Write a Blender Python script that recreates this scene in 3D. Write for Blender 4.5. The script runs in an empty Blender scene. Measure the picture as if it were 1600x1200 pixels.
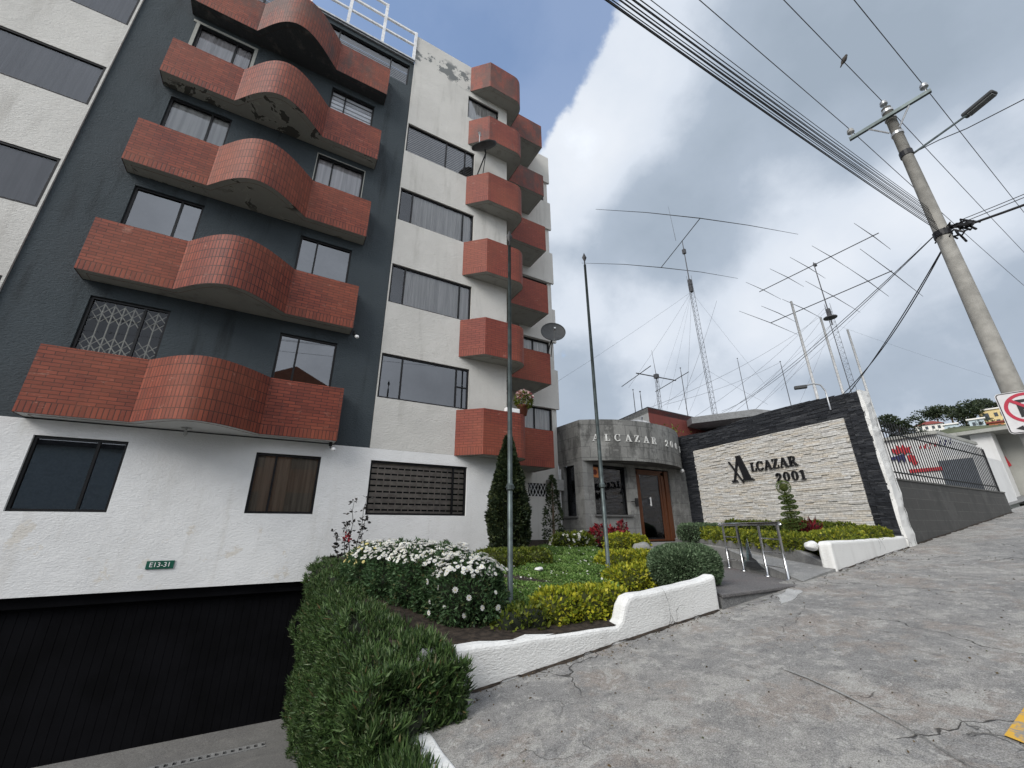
import bpy, bmesh, math, random
import numpy as np
from mathutils import Vector, Matrix
R = math.radians
random.seed(7); rng = np.random.default_rng(7)
scene = bpy.context.scene
col = scene.collection

# ------------------------------------------------------------------ camera
# measured from the photograph: origin = lens, X along the facade, Y into the property, Z up
F_PX, PITCH, ROLL, YAW = 628.25, R(19.79), R(-.2606), R(29.71)
fw = Vector((math.sin(YAW)*math.cos(PITCH), math.cos(YAW)*math.cos(PITCH), math.sin(PITCH)))
r0 = Vector((math.cos(YAW), -math.sin(YAW), 0)); u0 = r0.cross(fw)
rt = math.cos(ROLL)*r0 + math.sin(ROLL)*u0; up = -math.sin(ROLL)*r0 + math.cos(ROLL)*u0
cam = bpy.data.cameras.new('camera'); co = bpy.data.objects.new('camera', cam); col.objects.link(co)
cam.sensor_width = 36; cam.lens = F_PX/1600*36; cam.clip_start = .05; cam.clip_end = 3000
co.matrix_world = Matrix(((rt.x, up.x, -fw.x, 0), (rt.y, up.y, -fw.y, 0), (rt.z, up.z, -fw.z, 0), (0, 0, 0, 1)))
scene.camera = co
def ray(x, y): return rt*((x-800)/F_PX) - up*((y-600)/F_PX) + fw
def atY(x, y, Y): r = ray(x, y); return r*(Y/r.y)
def atX(x, y, X): r = ray(x, y); return r*(X/r.x)
def atZ(x, y, Z): r = ray(x, y); return r*(Z/r.z)

D = 9.6            # facade plane
YW = 4.07          # property line
def gz(x): return -1.6 + .0935*x       # sloping pavement

# ------------------------------------------------------------------ object helpers
def tag(o, label=None, cat=None, group=None, kind=None):
    if label: o['label'] = label
    if cat: o['category'] = cat
    if group: o['group'] = group
    if kind: o['kind'] = kind
    return o
def thing(name, label, cat, loc=(0, 0, 0), group=None):
    o = bpy.data.objects.new(name, None); col.objects.link(o); o.location = loc
    o.empty_display_size = .2
    return tag(o, label, cat, group)
def wloc(o):
    v = Vector((0, 0, 0))
    while o is not None: v = v + o.location; o = o.parent
    return v
def copy_tree(o, parent=None):
    c = o.copy(); col.objects.link(c); c.parent = parent
    for ch in list(o.children): copy_tree(ch, c)
    return c
class MB:
    def __init__(s): s.v = []; s.f = []; s.uv = []; s.mi = []
    def face(s, pts, uv=None, m=0):
        b = len(s.v); s.v += [tuple(p) for p in pts]; s.f.append(tuple(range(b, b+len(pts)))); s.uv.append(uv); s.mi.append(m)
    def mesh(s, vs, fs, m=0):
        b = len(s.v); s.v += [tuple(p) for p in vs]
        for f in fs: s.f.append(tuple(i+b for i in f)); s.uv.append(None); s.mi.append(m)
    def box(s, x0, x1, y0, y1, z0, z1, m=0):
        s.mesh([(x0,y0,z0),(x1,y0,z0),(x1,y1,z0),(x0,y1,z0),(x0,y0,z1),(x1,y0,z1),(x1,y1,z1),(x0,y1,z1)],
               [(0,3,2,1),(4,5,6,7),(0,1,5,4),(1,2,6,5),(2,3,7,6),(3,0,4,7)], m)
    def obox(s, c, ax, ay, az, m=0):          # centre and three half-axis vectors
        c = Vector(c); ax = Vector(ax); ay = Vector(ay); az = Vector(az)
        vs = [c+ax*i+ay*j+az*k for k in (-1,1) for i, j in ((-1,-1),(1,-1),(1,1),(-1,1))]
        s.mesh(vs, [(0,3,2,1),(4,5,6,7),(0,1,5,4),(1,2,6,5),(2,3,7,6),(3,0,4,7)], m)
    def tube(s, pts, r, n=8, m=0, cap=True):
        pts = [Vector(p) for p in pts]; rs = r if isinstance(r, (list, tuple)) else [r]*len(pts)
        vs = []; fs = []; ref = None
        for i, p in enumerate(pts):
            t = (pts[min(i+1, len(pts)-1)]-pts[max(i-1, 0)]).normalized()
            if ref is None: ref = Vector((0,0,1)) if abs(t.z) < .9 else Vector((1,0,0))
            a = t.cross(ref).normalized(); b = a.cross(t).normalized(); ref = b
            for k in range(n):
                q = 2*math.pi*k/n; vs.append(p+(a*math.cos(q)+b*math.sin(q))*rs[i])
        for i in range(len(pts)-1):
            for k in range(n): fs.append((i*n+k, i*n+(k+1)%n, (i+1)*n+(k+1)%n, (i+1)*n+k))
        if cap:
            fs.append(tuple(range(n))); fs.append(tuple(range((len(pts)-1)*n+n-1, (len(pts)-1)*n-1, -1)))
        s.mesh(vs, fs, m)
    def lathe(s, c, prof, n=16, m=0, axis=None):
        c = Vector(c); vs = []; fs = []
        az = Vector(axis).normalized() if axis else Vector((0,0,1))
        ax = az.orthogonal().normalized(); ay = az.cross(ax)
        for r, z in prof:
            for k in range(n):
                q = 2*math.pi*k/n; vs.append(c+ax*(r*math.cos(q))+ay*(r*math.sin(q))+az*z)
        for i in range(len(prof)-1):
            for k in range(n): fs.append((i*n+k, i*n+(k+1)%n, (i+1)*n+(k+1)%n, (i+1)*n+k))
        s.mesh(vs, fs, m)
    def prism(s, poly, z0, z1, m=0):          # vertical prism on a plan polygon, z may be callables
        f0 = z0 if callable(z0) else (lambda x, y: z0); f1 = z1 if callable(z1) else (lambda x, y: z1)
        n = len(poly)
        vs = [(x, y, f0(x, y)) for x, y in poly]+[(x, y, f1(x, y)) for x, y in poly]
        s.mesh(vs, [tuple(range(n-1, -1, -1)), tuple(range(n, 2*n))]+[(i, (i+1)%n, n+(i+1)%n, n+i) for i in range(n)], m)
    def build(s, name, mat, parent=None, smooth=False, bevel=0, seg=2):
        me = bpy.data.meshes.new(name)
        off = wloc(parent) if parent is not None else Vector((0,0,0))
        me.from_pydata([(x-off.x, y-off.y, z-off.z) for x, y, z in s.v], [], s.f)
        mats = mat if isinstance(mat, (list, tuple)) else [mat]
        for m in mats: me.materials.append(m)
        if any(s.mi): me.polygons.foreach_set('material_index', s.mi)
        if any(u is not None for u in s.uv):
            L = me.uv_layers.new(name='UVMap').data; k = 0
            for f, u in zip(s.f, s.uv):
                for j in range(len(f)): L[k].uv = u[j] if u else (0, 0); k += 1
        if smooth: me.polygons.foreach_set('use_smooth', [True]*len(s.f))
        me.validate(); me.update()
        o = bpy.data.objects.new(name, me); col.objects.link(o)
        if parent is not None: o.parent = parent
        if bevel:
            bm = bmesh.new(); bm.from_mesh(me); bmesh.ops.remove_doubles(bm, verts=bm.verts, dist=1e-4); bm.to_mesh(me); bm.free()
            b = o.modifiers.new('bevel', 'BEVEL'); b.width = bevel; b.segments = seg; b.limit_method = 'ANGLE'; b.angle_limit = R(40)
        return o
def npmesh(name, V, Fq, mat, parent=None, loc=None):
    """V (n,3) array, Fq (m,k) faces"""
    off = wloc(parent) if parent is not None else (Vector(loc) if loc else Vector((0,0,0)))
    V = np.asarray(V, float)-np.array(off); Fq = np.asarray(Fq, np.int32); k = Fq.shape[1]
    me = bpy.data.meshes.new(name)
    me.vertices.add(len(V)); me.vertices.foreach_set('co', V.ravel())
    me.loops.add(Fq.size); me.loops.foreach_set('vertex_index', Fq.ravel())
    me.polygons.add(len(Fq)); me.polygons.foreach_set('loop_start', np.arange(0, Fq.size, k, dtype=np.int32))
    me.update(calc_edges=True); me.materials.append(mat); me.validate()
    o = bpy.data.objects.new(name, me); col.objects.link(o)
    if parent is not None: o.parent = parent
    elif loc: o.location = loc
    return o

# ------------------------------------------------------------------ materials
class NT:
    def __init__(s, name):
        s.m = bpy.data.materials.new(name); s.m.use_nodes = True; s.t = s.m.node_tree; s.n = s.t.nodes; s.n.clear()
        s.out = s.n.new('ShaderNodeOutputMaterial'); s.b = s.n.new('ShaderNodeBsdfPrincipled'); s.l(s.b.outputs[0], s.out.inputs[0])
        g = s.n.new('ShaderNodeNewGeometry'); s.pos = g.outputs['Position']; s.isl = g.outputs['Random Per Island']
        s.b.inputs['Specular IOR Level'].default_value = .3
    def l(s, a, b): s.t.links.new(a, b)
    def put(s, sock, v):
        if isinstance(v, bpy.types.NodeSocket): s.l(v, sock)
        elif isinstance(v, (tuple, list)) and len(v) == 3 and sock.type == 'RGBA': sock.default_value = (*v, 1)
        else: sock.default_value = v
    def noise(s, scale, detail=4, rough=.55, vec=None, stretch=None, dist=0):
        n = s.n.new('ShaderNodeTexNoise'); n.inputs['Scale'].default_value = scale; n.inputs['Detail'].default_value = detail
        n.inputs['Roughness'].default_value = rough; n.inputs['Distortion'].default_value = dist
        v = vec or s.pos
        if stretch:
            mp = s.n.new('ShaderNodeMapping'); mp.inputs['Scale'].default_value = stretch; s.l(v, mp.inputs['Vector']); v = mp.outputs[0]
        s.l(v, n.inputs['Vector']); return n.outputs['Fac']
    def ramp(s, f, a, b, ca=0., cb=1.):       # smooth linear remap, clamped
        n = s.n.new('ShaderNodeMapRange'); n.interpolation_type = 'SMOOTHSTEP'; s.l(f, n.inputs['Value'])
        for k, v in (('From Min', a), ('From Max', b), ('To Min', ca), ('To Max', cb)): n.inputs[k].default_value = v
        return n.outputs[0]
    def mix(s, f, a, b, mode='MIX'):
        n = s.n.new('ShaderNodeMix'); n.data_type = 'RGBA'; n.blend_type = mode
        s.put(n.inputs[0], f); s.put(n.inputs[6], a); s.put(n.inputs[7], b); return n.outputs[2]
    def math(s, op, a, b=0.):
        n = s.n.new('ShaderNodeMath'); n.operation = op; s.put(n.inputs[0], a); s.put(n.inputs[1], b); return n.outputs[0]
    def sep(s, v, i):
        n = s.n.new('ShaderNodeSeparateXYZ'); s.l(v, n.inputs[0]); return n.outputs[i]
    def bump(s, h, strength=.4, dist=.01, chain=None):
        n = s.n.new('ShaderNodeBump'); n.inputs['Strength'].default_value = strength; n.inputs['Distance'].default_value = dist
        s.l(h, n.inputs['Height'])
        if chain: s.l(chain, n.inputs['Normal'])
        s.l(n.outputs[0], s.b.inputs['Normal']); return n.outputs[0]
    def voro(s, scale, feat='DISTANCE_TO_EDGE', vec=None):
        n = s.n.new('ShaderNodeTexVoronoi'); n.feature = feat; n.inputs['Scale'].default_value = scale; s.l(vec or s.pos, n.inputs['Vector'])
        return n.outputs['Distance']
    def warp(s, amt, scale):
        n = s.n.new('ShaderNodeTexNoise'); n.inputs['Scale'].default_value = scale; n.inputs['Detail'].default_value = 4; s.l(s.pos, n.inputs['Vector'])
        a = s.n.new('ShaderNodeVectorMath'); a.operation = 'MULTIPLY_ADD'; s.l(n.outputs['Color'], a.inputs[0])
        a.inputs[1].default_value = (amt,)*3; s.l(s.pos, a.inputs[2]); return a.outputs[0]
    def brick(s, w, h, mortar, offset, c1, c2, cm, vec=None):
        n = s.n.new('ShaderNodeTexBrick'); n.offset = offset; n.inputs['Scale'].default_value = 1
        n.inputs['Brick Width'].default_value = w; n.inputs['Row Height'].default_value = h; n.inputs['Mortar Size'].default_value = mortar
        n.inputs['Mortar Smooth'].default_value = .2
        for k, c in (('Color1', c1), ('Color2', c2), ('Mortar', cm)): n.inputs[k].default_value = (*c, 1)
        if vec is None: vec = s.n.new('ShaderNodeUVMap').outputs[0]
        s.l(vec, n.inputs['Vector']); return n.outputs['Color'], n.outputs['Fac']
    def col(s, c): s.put(s.b.inputs['Base Color'], c)
    def rough(s, r): s.put(s.b.inputs['Roughness'], r)
def plain(name, c, rough=.6, metal=0., var=.15, scale=8, bump=0, bscale=80, spec=.3):
    t = NT(name); f = t.noise(scale); d = tuple(x*(1-var) for x in c); e = tuple(min(1, x*(1+var)) for x in c)
    t.col(t.mix(t.ramp(f, .3, .7), d, e)); t.rough(rough); t.b.inputs['Metallic'].default_value = metal
    t.b.inputs['Specular IOR Level'].default_value = spec
    if bump: t.bump(t.noise(bscale, 5), bump, .01)
    return t.m
M = {}
def plaster(name, c, dirt, dirt_amt, bump=.5, stain=None, smear=(1, 1, 2.2), crack=0):
    t = NT(name)
    big = t.noise(.9, 6, .6); fine = t.noise(14, 6, .65, stretch=smear); streak = t.noise(3.2, 5, .6, stretch=(1, 1, .12))
    c1 = t.mix(t.ramp(big, .35, .7), c, tuple(x*.9 for x in c))
    c2 = t.mix(t.math('MULTIPLY', t.ramp(streak, .52, .75), dirt_amt), c1, dirt)
    c2 = t.mix(t.math('MULTIPLY', t.ramp(fine, .55, .8), dirt_amt*.8), c2, dirt)
    if stain:                                  # patches of another colour between two heights
        z = t.sep(t.pos, 2); sc, z0, z1, th = stain
        w = t.math('MULTIPLY', t.ramp(t.noise(1.6, 7, .65), th, th+.04), t.math('MULTIPLY', t.ramp(z, z0, z0+.3), t.ramp(z, z1, z1-.3)))
        c2 = t.mix(w, c2, sc)
    if crack:
        w = t.warp(.7, 1.6); k = t.math('MULTIPLY', t.ramp(t.voro(crack, vec=w), .0045, .001), t.ramp(t.noise(.9, 3), .50, .56)); c2 = t.mix(t.math('MULTIPLY', k, .8), c2, (.10, .095, .09))
        sp = t.math('MULTIPLY', t.ramp(t.noise(7, 9, .75), .66, .70), .7); c2 = t.mix(sp, c2, (.40, .375, .34))
    t.col(c2); t.rough(.85)
    b1 = t.bump(t.noise(26, 6, .62, stretch=smear), bump, .02)
    t.bump(t.noise(3, 3), .25, .05, b1)
    return t.m
M['white'] = plaster('white_render', (.76, .76, .755), (.55, .53, .49), .40, .55, stain=((.66, .63, .58), -1.6, .35, .60))
M['cream'] = plaster('aged_white_render', (.62, .605, .57), (.36, .34, .31), .42, .8)
M['cream_worn'] = plaster('peeling_white_render', (.60, .585, .55), (.34, .33, .30), .5, .8, stain=((.17, .18, .18), 14.9, 16.1, .505))
M['dark'] = plaster('dark_grey_render', (.058, .072, .081), (.028, .034, .038), .85, 1.3)
M['soffit'] = plaster('soffit_render', (.36, .36, .33), (.10, .10, .085), .45, .4)
M['soffit_white'] = plaster('white_soffit_render', (.62, .62, .61), (.4, .4, .38), .3, .3)
M['soffit_dark'] = plaster('mouldy_soffit_render', (.055, .06, .065), (.30, .29, .25), .35, .4)
M['planter'] = plaster('whitewash', (.78, .78, .76), (.40, .39, .37), .28, .7, crack=.8)
def peel(name, base, under):
    t = NT(name); n = t.noise(2.1, 8, .62, dist=.6); n2 = t.noise(.8, 2)
    m = t.math('MULTIPLY', t.ramp(n, .55, .585), t.ramp(n2, .43, .53))
    e = t.math('MULTIPLY', t.ramp(n, .53, .56), t.ramp(n2, .45, .55))
    c = t.mix(e, t.mix(t.noise(6, 5), base, tuple(x*.82 for x in base)), tuple(x*1.25 for x in base))
    t.col(t.mix(m, c, under)); t.rough(.9); t.bump(t.math('SUBTRACT', t.noise(30, 4), m), .5, .01); return t.m
M['soffit_peel'] = peel('peeling_soffit_render', (.36, .36, .325), (.095, .095, .085))
def tiles(name, w, h, off, c1, c2, cm, mort=.006):
    t = NT(name); c, f = t.brick(w, h, mort, off, c1, c2, cm)
    wv = t.noise(2.4, 6, .65); st = t.noise(5, 4, .6, stretch=(1, 1, .2))
    c = t.mix(t.math('MULTIPLY', t.ramp(wv, .42, .72), .45), c, tuple(x*.62 for x in c1))
    c = t.mix(t.math('MULTIPLY', t.ramp(t.noise(3.7, 7, .72, stretch=(1, 1, 2.5)), .60, .70), .42), c, (.45, .25, .19))
    c = t.mix(t.math('MULTIPLY', t.ramp(st, .56, .8), .4), c, (.07, .03, .025))
    zz = t.sep(t.pos, 2); mould = t.math('MULTIPLY', t.ramp(zz, 11.0, 13.2), t.ramp(t.noise(1.7, 7, .68, stretch=(1, 1, .45)), .46, .60)); c = t.mix(t.math('MULTIPLY', mould, .75), c, (.045, .034, .032))
    c = t.mix(t.math('MULTIPLY', t.ramp(t.noise(.55, 4), .38, .62), .38), c, t.mix(.5, c, (.36, .12, .055)))
    t.col(c); t.rough(.62); t.b.inputs['Specular IOR Level'].default_value = .35
    t.bump(t.math('SUBTRACT', t.math('ADD', t.math('MULTIPLY', t.noise(40, 3), .3), t.math('MULTIPLY', t.noise(7, 2), .5)), f), .8, .010); return t.m
C1, C2, CM = (.240, .051, .028), (.140, .028, .017), (.034, .011, .009)
M['brick_h'] = tiles('red_brick_courses', .24, .068, .5, C1, C2, CM)
M['brick_v'] = tiles('red_brick_soldiers', .072, .205, 0., C1, C2, CM, .008)
K1, K2, KM = (.225, .045, .027), (.180, .035, .022), (.060, .016, .012)
M['brick_h2'] = tiles('painted_brick_courses', .24, .068, .5, K1, K2, KM, .005)
M['brick_v2'] = tiles('painted_brick_soldiers', .072, .205, 0., K1, K2, KM, .005)
M['coping'] = plain('brick_coping', (.16, .06, .045), .8, bump=.3)
M['black_metal'] = plain('black_aluminium', (.012, .012, .013), .4, .3)
M['garage'] = plain('black_painted_steel', (.0035, .0035, .0045), .85, .0, .3, 2, spec=.08)
M['room'] = plain('dark_interior', (.02, .02, .022), .9)
def glass(name, refl, tint=(.8, .82, .85)):
    t = NT(name); t.n.remove(t.b)
    gl = t.n.new('ShaderNodeBsdfGlossy'); gl.inputs['Roughness'].default_value = .015; gl.inputs['Color'].default_value = (.85, .88, .93, 1)
    tr = t.n.new('ShaderNodeBsdfTransparent'); tr.inputs['Color'].default_value = (*tint, 1)
    fr = t.n.new('ShaderNodeFresnel'); fr.inputs['IOR'].default_value = 1.5
    f = t.math('MINIMUM', t.math('ADD', t.math('MULTIPLY', fr.outputs[0], 1.3 if refl > .025 else .7), refl), 1.)
    mx = t.n.new('ShaderNodeMixShader'); t.l(f, mx.inputs[0]); t.l(tr.outputs[0], mx.inputs[1]); t.l(gl.outputs[0], mx.inputs[2])
    t.l(mx.outputs[0], t.out.inputs[0]); return t.m
M['pane'] = glass('window_glass', .03, (.90, .91, .93))
M['pane_mirror'] = glass('reflective_tinted_glass', .12, (.35, .36, .38))
M['pane_dark'] = glass('dark_window_glass', .008, (.4, .4, .42)); M['pane_clear'] = glass('clear_dark_glass', .010, (.88, .88, .9))
def cloth(name, c):
    t = NT(name); f = t.noise(9, 3, .5, stretch=(1.6, 1.6, .06)); t.col(t.mix(t.ramp(f, .3, .7), tuple(x*.62 for x in c), c)); t.rough(.9); return t.m
M['curtain_beige'] = cloth('beige_curtain', (.36, .30, .225)); M['curtain_grey'] = cloth('grey_curtain', (.60, .575, .53)); M['curtain_pale'] = cloth('pale_curtain', (.60, .565, .55))
M['curtain_dim'] = cloth('dim_grey_curtain', (.15, .143, .145)); M['curtain_white'] = cloth('grey_white_curtain', (.5, .49, .46)); M['blind_grey'] = plain('grey_blind', (.30, .28, .26), .8); M['blind_dark'] = plain('dark_grey_blind', (.17, .168, .168), .8)
M['blind_brown'] = plain('brown_woven_blind', (.52, .455, .385), .8, var=.2)
M['lattice'] = plain('cream_painted_lattice', (.52, .51, .42), .6)
M['white_paint'] = plain('white_painted_steel', (.72, .72, .72), .45)
M['steel'] = plain('stainless_steel', (.55, .55, .55), .22, .95, .1)
M['galv'] = plain('weathered_green_steel', (.085, .105, .105), .45, .5, .3, 6)
M['alu'] = plain('aluminium', (.42, .43, .44), .4, .6)
M['antenna'] = plain('antenna_tube', (.075, .075, .08), .6, .2)
M['cable'] = plain('black_cable', (.02, .02, .022), .6)
M['conductor'] = plain('bare_conductor', (.10, .10, .105), .5, .5)
M['iron'] = plain('black_iron', (.015, .015, .017), .5)
M['dish'] = plain('grey_dish', (.055, .058, .06), .6)
M['dish_pale'] = plain('pale_dish', (.42, .43, .44), .5)
M['wood'] = (lambda t: (t.col(t.mix(t.noise(7, 5, .6, stretch=(6, 6, .35)), (.06, .020, .009), (.15, .052, .022))), t.rough(.4), t.m)[2])(NT('varnished_wood'))
M['pole'] = plain('concrete_pole', (.31, .30, .275), .85, var=.18, scale=5, bump=.3)
M['rock'] = plain('white_boulder', (.72, .72, .70), .8, bump=.4, bscale=25)
M['rock_grey'] = plain('grey_stone', (.24, .24, .23), .9, bump=.5, bscale=25)
M['letter'] = plain('black_letter', (.014, .014, .016), .45)
M['letter_pale'] = plain('pale_letter', (.62, .62, .60), .6)
M['green_plate'] = plain('green_enamel', (.012, .085, .055), .4)
M['white_flat'] = plain('white_enamel', (.78, .78, .78), .45, var=.05)
M['sign_white'] = plain('sign_face', (.62, .61, .62), .4, var=.06)
M['sign_red'] = plain('sign_red', (.42, .02, .05), .4, var=.06)
M['soil'] = plain('dark_soil', (.032, .024, .018), .95, var=.6, scale=14, bump=1, bscale=30)
def concrete(name, c1, c2, c3, brush=0, crack=0, scale=1., tint=None):
    t = NT(name); a = t.noise(.55*scale, 8, .68); b = t.noise(2.6*scale, 8, .72, dist=.4); g = t.noise(70, 4, .7); s2 = t.noise(11*scale, 6, .7)
    c = t.mix(t.ramp(a, .34, .66), c1, c2); c = t.mix(t.ramp(b, .5, .72), c, c3); c = t.mix(t.math('MULTIPLY', t.ramp(b, .47, .30), .7), c, tuple(x*.62 for x in c1))
    if tint: c = t.mix(t.math('MULTIPLY', t.ramp(t.noise(.8, 5, .6), .5, .68), .8), c, tint)
    c = t.mix(t.math('MULTIPLY', t.ramp(s2, .56, .74), .55), c, tuple(min(1, x*1.35) for x in c3)); c = t.mix(t.math('MULTIPLY', t.ramp(s2, .44, .28), .55), c, tuple(x*.6 for x in c1))
    c = t.mix(t.ramp(g, .3, .7), t.mix(.32, c, (0, 0, 0)), t.mix(.10, c, (1, 1, 1)))
    h = t.math('ADD', g, t.math('MULTIPLY', s2, .8))
    if crack:
        w = t.warp(.9, 1.1); e = t.voro(crack, vec=w); k = t.math('MULTIPLY', t.ramp(e, .0065, .0012), t.ramp(t.noise(.45, 2), .42, .52))
        e2 = t.voro(crack*2.7, vec=w); k2 = t.math('MULTIPLY', t.math('MULTIPLY', t.ramp(e2, .010, .002), t.ramp(t.noise(.7, 2), .62, .66)), .5)
        k = t.math('MAXIMUM', k, t.math('MULTIPLY', k2, .35)); c = t.mix(k, c, (.03, .028, .025)); h = t.math('SUBTRACT', h, t.math('MULTIPLY', k, 3.))
    t.col(c); t.rough(.9); t.bump(h, .6, .006); return t.m
t = NT('weathered_pavement'); A = t.noise(.7, 12, .74, dist=.6); Bn = t.noise(2.4, 12, .78, dist=.5); Cn = t.noise(7.5, 10, .78, dist=.3); G = t.noise(110, 3, .85); G2 = t.noise(40, 6, .8)
c = t.mix(t.ramp(A, .43, .57), (.320, .306, .282), (.245, .238, .226)); c = t.mix(t.math('MULTIPLY', t.ramp(t.noise(.9, 9, .74), .50, .58), .8), c, (.300, .252, .212))
c = t.mix(t.math('MULTIPLY', t.ramp(Bn, .52, .57), .85), c, (.420, .405, .370)); c = t.mix(t.math('MULTIPLY', t.ramp(Bn, .47, .42), .6), c, (.175, .170, .162))
c = t.mix(t.math('MULTIPLY', t.ramp(Cn, .55, .60), .75), c, (.50, .485, .445)); c = t.mix(t.math('MULTIPLY', t.ramp(Cn, .45, .39), .65), c, (.135, .131, .124))
c = t.mix(t.math('MULTIPLY', t.ramp(G2, .56, .66), .6), c, (.54, .53, .49)); c = t.mix(t.math('MULTIPLY', t.ramp(G2, .44, .34), .7), c, (.075, .073, .07)); c = t.mix(t.ramp(G, .35, .65), t.mix(.45, c, (0, 0, 0)), t.mix(.12, c, (1, 1, 1)))
w = t.warp(1.1, 1.4); e1 = t.voro(.36, vec=w); k = t.math('MULTIPLY', t.ramp(e1, .0042, .0010), t.ramp(t.noise(.45, 2), .42, .5)); e2 = t.voro(1.0, vec=w); k2 = t.math('MULTIPLY', t.math('MULTIPLY', t.ramp(e2, .006, .0015), t.ramp(t.noise(.6, 2), .56, .62)), .7); k = t.math('MAXIMUM', k, k2)
t.col(t.mix(t.math('MULTIPLY', k, .85), c, (.035, .032, .028))); t.rough(.92); t.bump(t.math('SUBTRACT', t.math('ADD', t.math('MULTIPLY', G, .6), t.math('ADD', G2, Cn)), t.math('MULTIPLY', k, 3.)), .75, .010); M['pavement'] = t.m
M['patch'] = concrete('pale_concrete', (.26, .26, .25), (.21, .21, .205), (.36, .355, .34))
M['mortar'] = concrete('pale_mortar', (.46, .46, .45), (.34, .34, .33), (.55, .55, .53), scale=3)
M['ramp'] = concrete('rough_grey_concrete', (.19, .19, .185), (.14, .14, .14), (.25, .25, .24))
M['slab'] = concrete('dark_brown_slab', (.115, .105, .102), (.095, .09, .09), (.145, .13, .125), tint=(.13, .085, .08))
M['drive'] = concrete('driveway_concrete', (.15, .145, .135), (.11, .105, .10), (.19, .18, .165))
M['asphalt'] = concrete('asphalt', (.055, .055, .055), (.045, .045, .047), (.08, .08, .08))
M['kerb_yellow'] = (lambda t: (t.col(t.mix(t.ramp(t.noise(6, 7, .7), .5, .58), (.62, .36, .05), (.25, .24, .22))), t.rough(.8), t.m)[2])(NT('worn_yellow_paint'))
M['earth'] = plain('hill_earth', (.09, .10, .055), .95, var=.4, scale=.4, bump=.5, bscale=4)
def blockwork(name, w, h, c1, c2, cm, stain):
    t = NT(name); c, f = t.brick(w, h, .008, .5, c1, c2, cm)
    st = t.noise(2.6, 6, .65, stretch=(1, 1, .35)); sp = t.noise(12, 5, .7)
    c = t.mix(t.math('MULTIPLY', t.ramp(st, .47, .62), stain*.8), c, (.06, .06, .058)); c = t.mix(t.math('MULTIPLY', t.ramp(t.noise(1.3, 9, .74), .53, .60), .45), c, tuple(min(1, x*1.45) for x in c1)); c = t.mix(t.math('MULTIPLY', t.ramp(t.noise(20, 6, .8), .45, .33), .5), c, (.05, .05, .048)); c = t.mix(t.math('MULTIPLY', t.ramp(sp, .5, .75), .3), c, tuple(min(1, x*1.5) for x in c1))
    t.col(c); t.rough(.9); t.bump(t.math('SUBTRACT', t.math('MULTIPLY', t.noise(45, 4), .6), f), .5, .008); return t.m
M['block'] = blockwork('grey_concrete_block', .62, .36, (.215, .215, .205), (.165, .165, .158), (.085, .085, .083), .95)
M['block_low'] = blockwork('pale_concrete_block', .75, .42, (.235, .235, .225), (.195, .195, .19), (.12, .12, .12), .5)
M['block_dark'] = blockwork('dark_concrete_block', 1.9, .30, (.078, .077, .074), (.070, .069, .066), (.12, .118, .11), .9)
def isl(name, stops, rough=.8, nb=30, bump=.5):
    t = NT(name); r = t.n.new('ShaderNodeValToRGB'); t.l(t.isl, r.inputs[0]); e = r.color_ramp.elements
    while len(e) < len(stops): e.new(.5)
    for k, (p, c) in enumerate(stops): e[k].position = p; e[k].color = (*c, 1)
    f = t.noise(18, 5, .65); t.col(t.mix(t.ramp(f, .3, .75), t.mix(.35, r.outputs[0], (0, 0, 0)), r.outputs[0])); t.rough(rough)
    if bump: t.bump(t.noise(nb, 5, .65), bump, .012)
    return t.m
M['stone_pale'] = isl('pale_split_stone', [(0, (.60, .575, .53)), (.3, (.73, .72, .69)), (.55, (.68, .62, .53)), (.75, (.76, .755, .735)), (.9, (.62, .60, .575)), (1, (.72, .675, .59))])
M['stone_black'] = isl('black_split_stone', [(0, (.017, .019, .024)), (.5, (.030, .033, .040)), (.85, (.045, .048, .055)), (1, (.075, .078, .085))], .6)
def leaf(name, stops, rough=.55, trans=.25):
    t = NT(name); r = t.n.new('ShaderNodeValToRGB'); t.l(t.isl, r.inputs[0]); e = r.color_ramp.elements
    while len(e) < len(stops): e.new(.5)
    for k, (p, c) in enumerate(stops): e[k].position = p; e[k].color = (*c, 1)
    f = t.noise(3.2, 3); c = t.mix(t.ramp(f, .35, .65), t.mix(.3, r.outputs[0], (0, 0, 0)), r.outputs[0]); t.col(c); t.rough(rough)
    tl = t.n.new('ShaderNodeBsdfTranslucent'); t.l(c, tl.inputs[0]); mx = t.n.new('ShaderNodeMixShader'); mx.inputs[0].default_value = trans
    t.l(t.b.outputs[0], mx.inputs[1]); t.l(tl.outputs[0], mx.inputs[2]); t.l(mx.outputs[0], t.out.inputs[0]); return t.m
M['lf_yellow'] = leaf('yellow_green_leaf', [(0, (.13, .17, .016)), (.4, (.26, .31, .026)), (.75, (.42, .41, .03)), (1, (.56, .52, .05))])
M['lf_mix'] = leaf('yellow_and_green_leaf', [(0, (.08, .12, .016)), (.5, (.19, .23, .026)), (.85, (.34, .35, .035)), (1, (.46, .44, .05))])
M['lf_lime'] = leaf('olive_green_leaf', [(0, (.06, .09, .014)), (.5, (.12, .16, .02)), (1, (.20, .22, .028))])
M['lf_dark'] = leaf('dark_conifer_leaf', [(0, (.016, .028, .014)), (.6, (.036, .056, .024)), (1, (.075, .09, .032))])
M['lf_clip'] = leaf('clipped_shrub_leaf', [(0, (.06, .10, .05)), (.6, (.13, .20, .105)), (1, (.25, .33, .20))])
M['lf_daisy'] = leaf('daisy_bush_leaf', [(0, (.028, .058, .026)), (.5, (.06, .12, .045)), (.9, (.10, .18, .075)), (1, (.15, .13, .05))])
M['lf_topiary'] = leaf('topiary_leaf', [(0, (.05, .09, .02)), (.6, (.10, .15, .03)), (1, (.16, .21, .045))])
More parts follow.
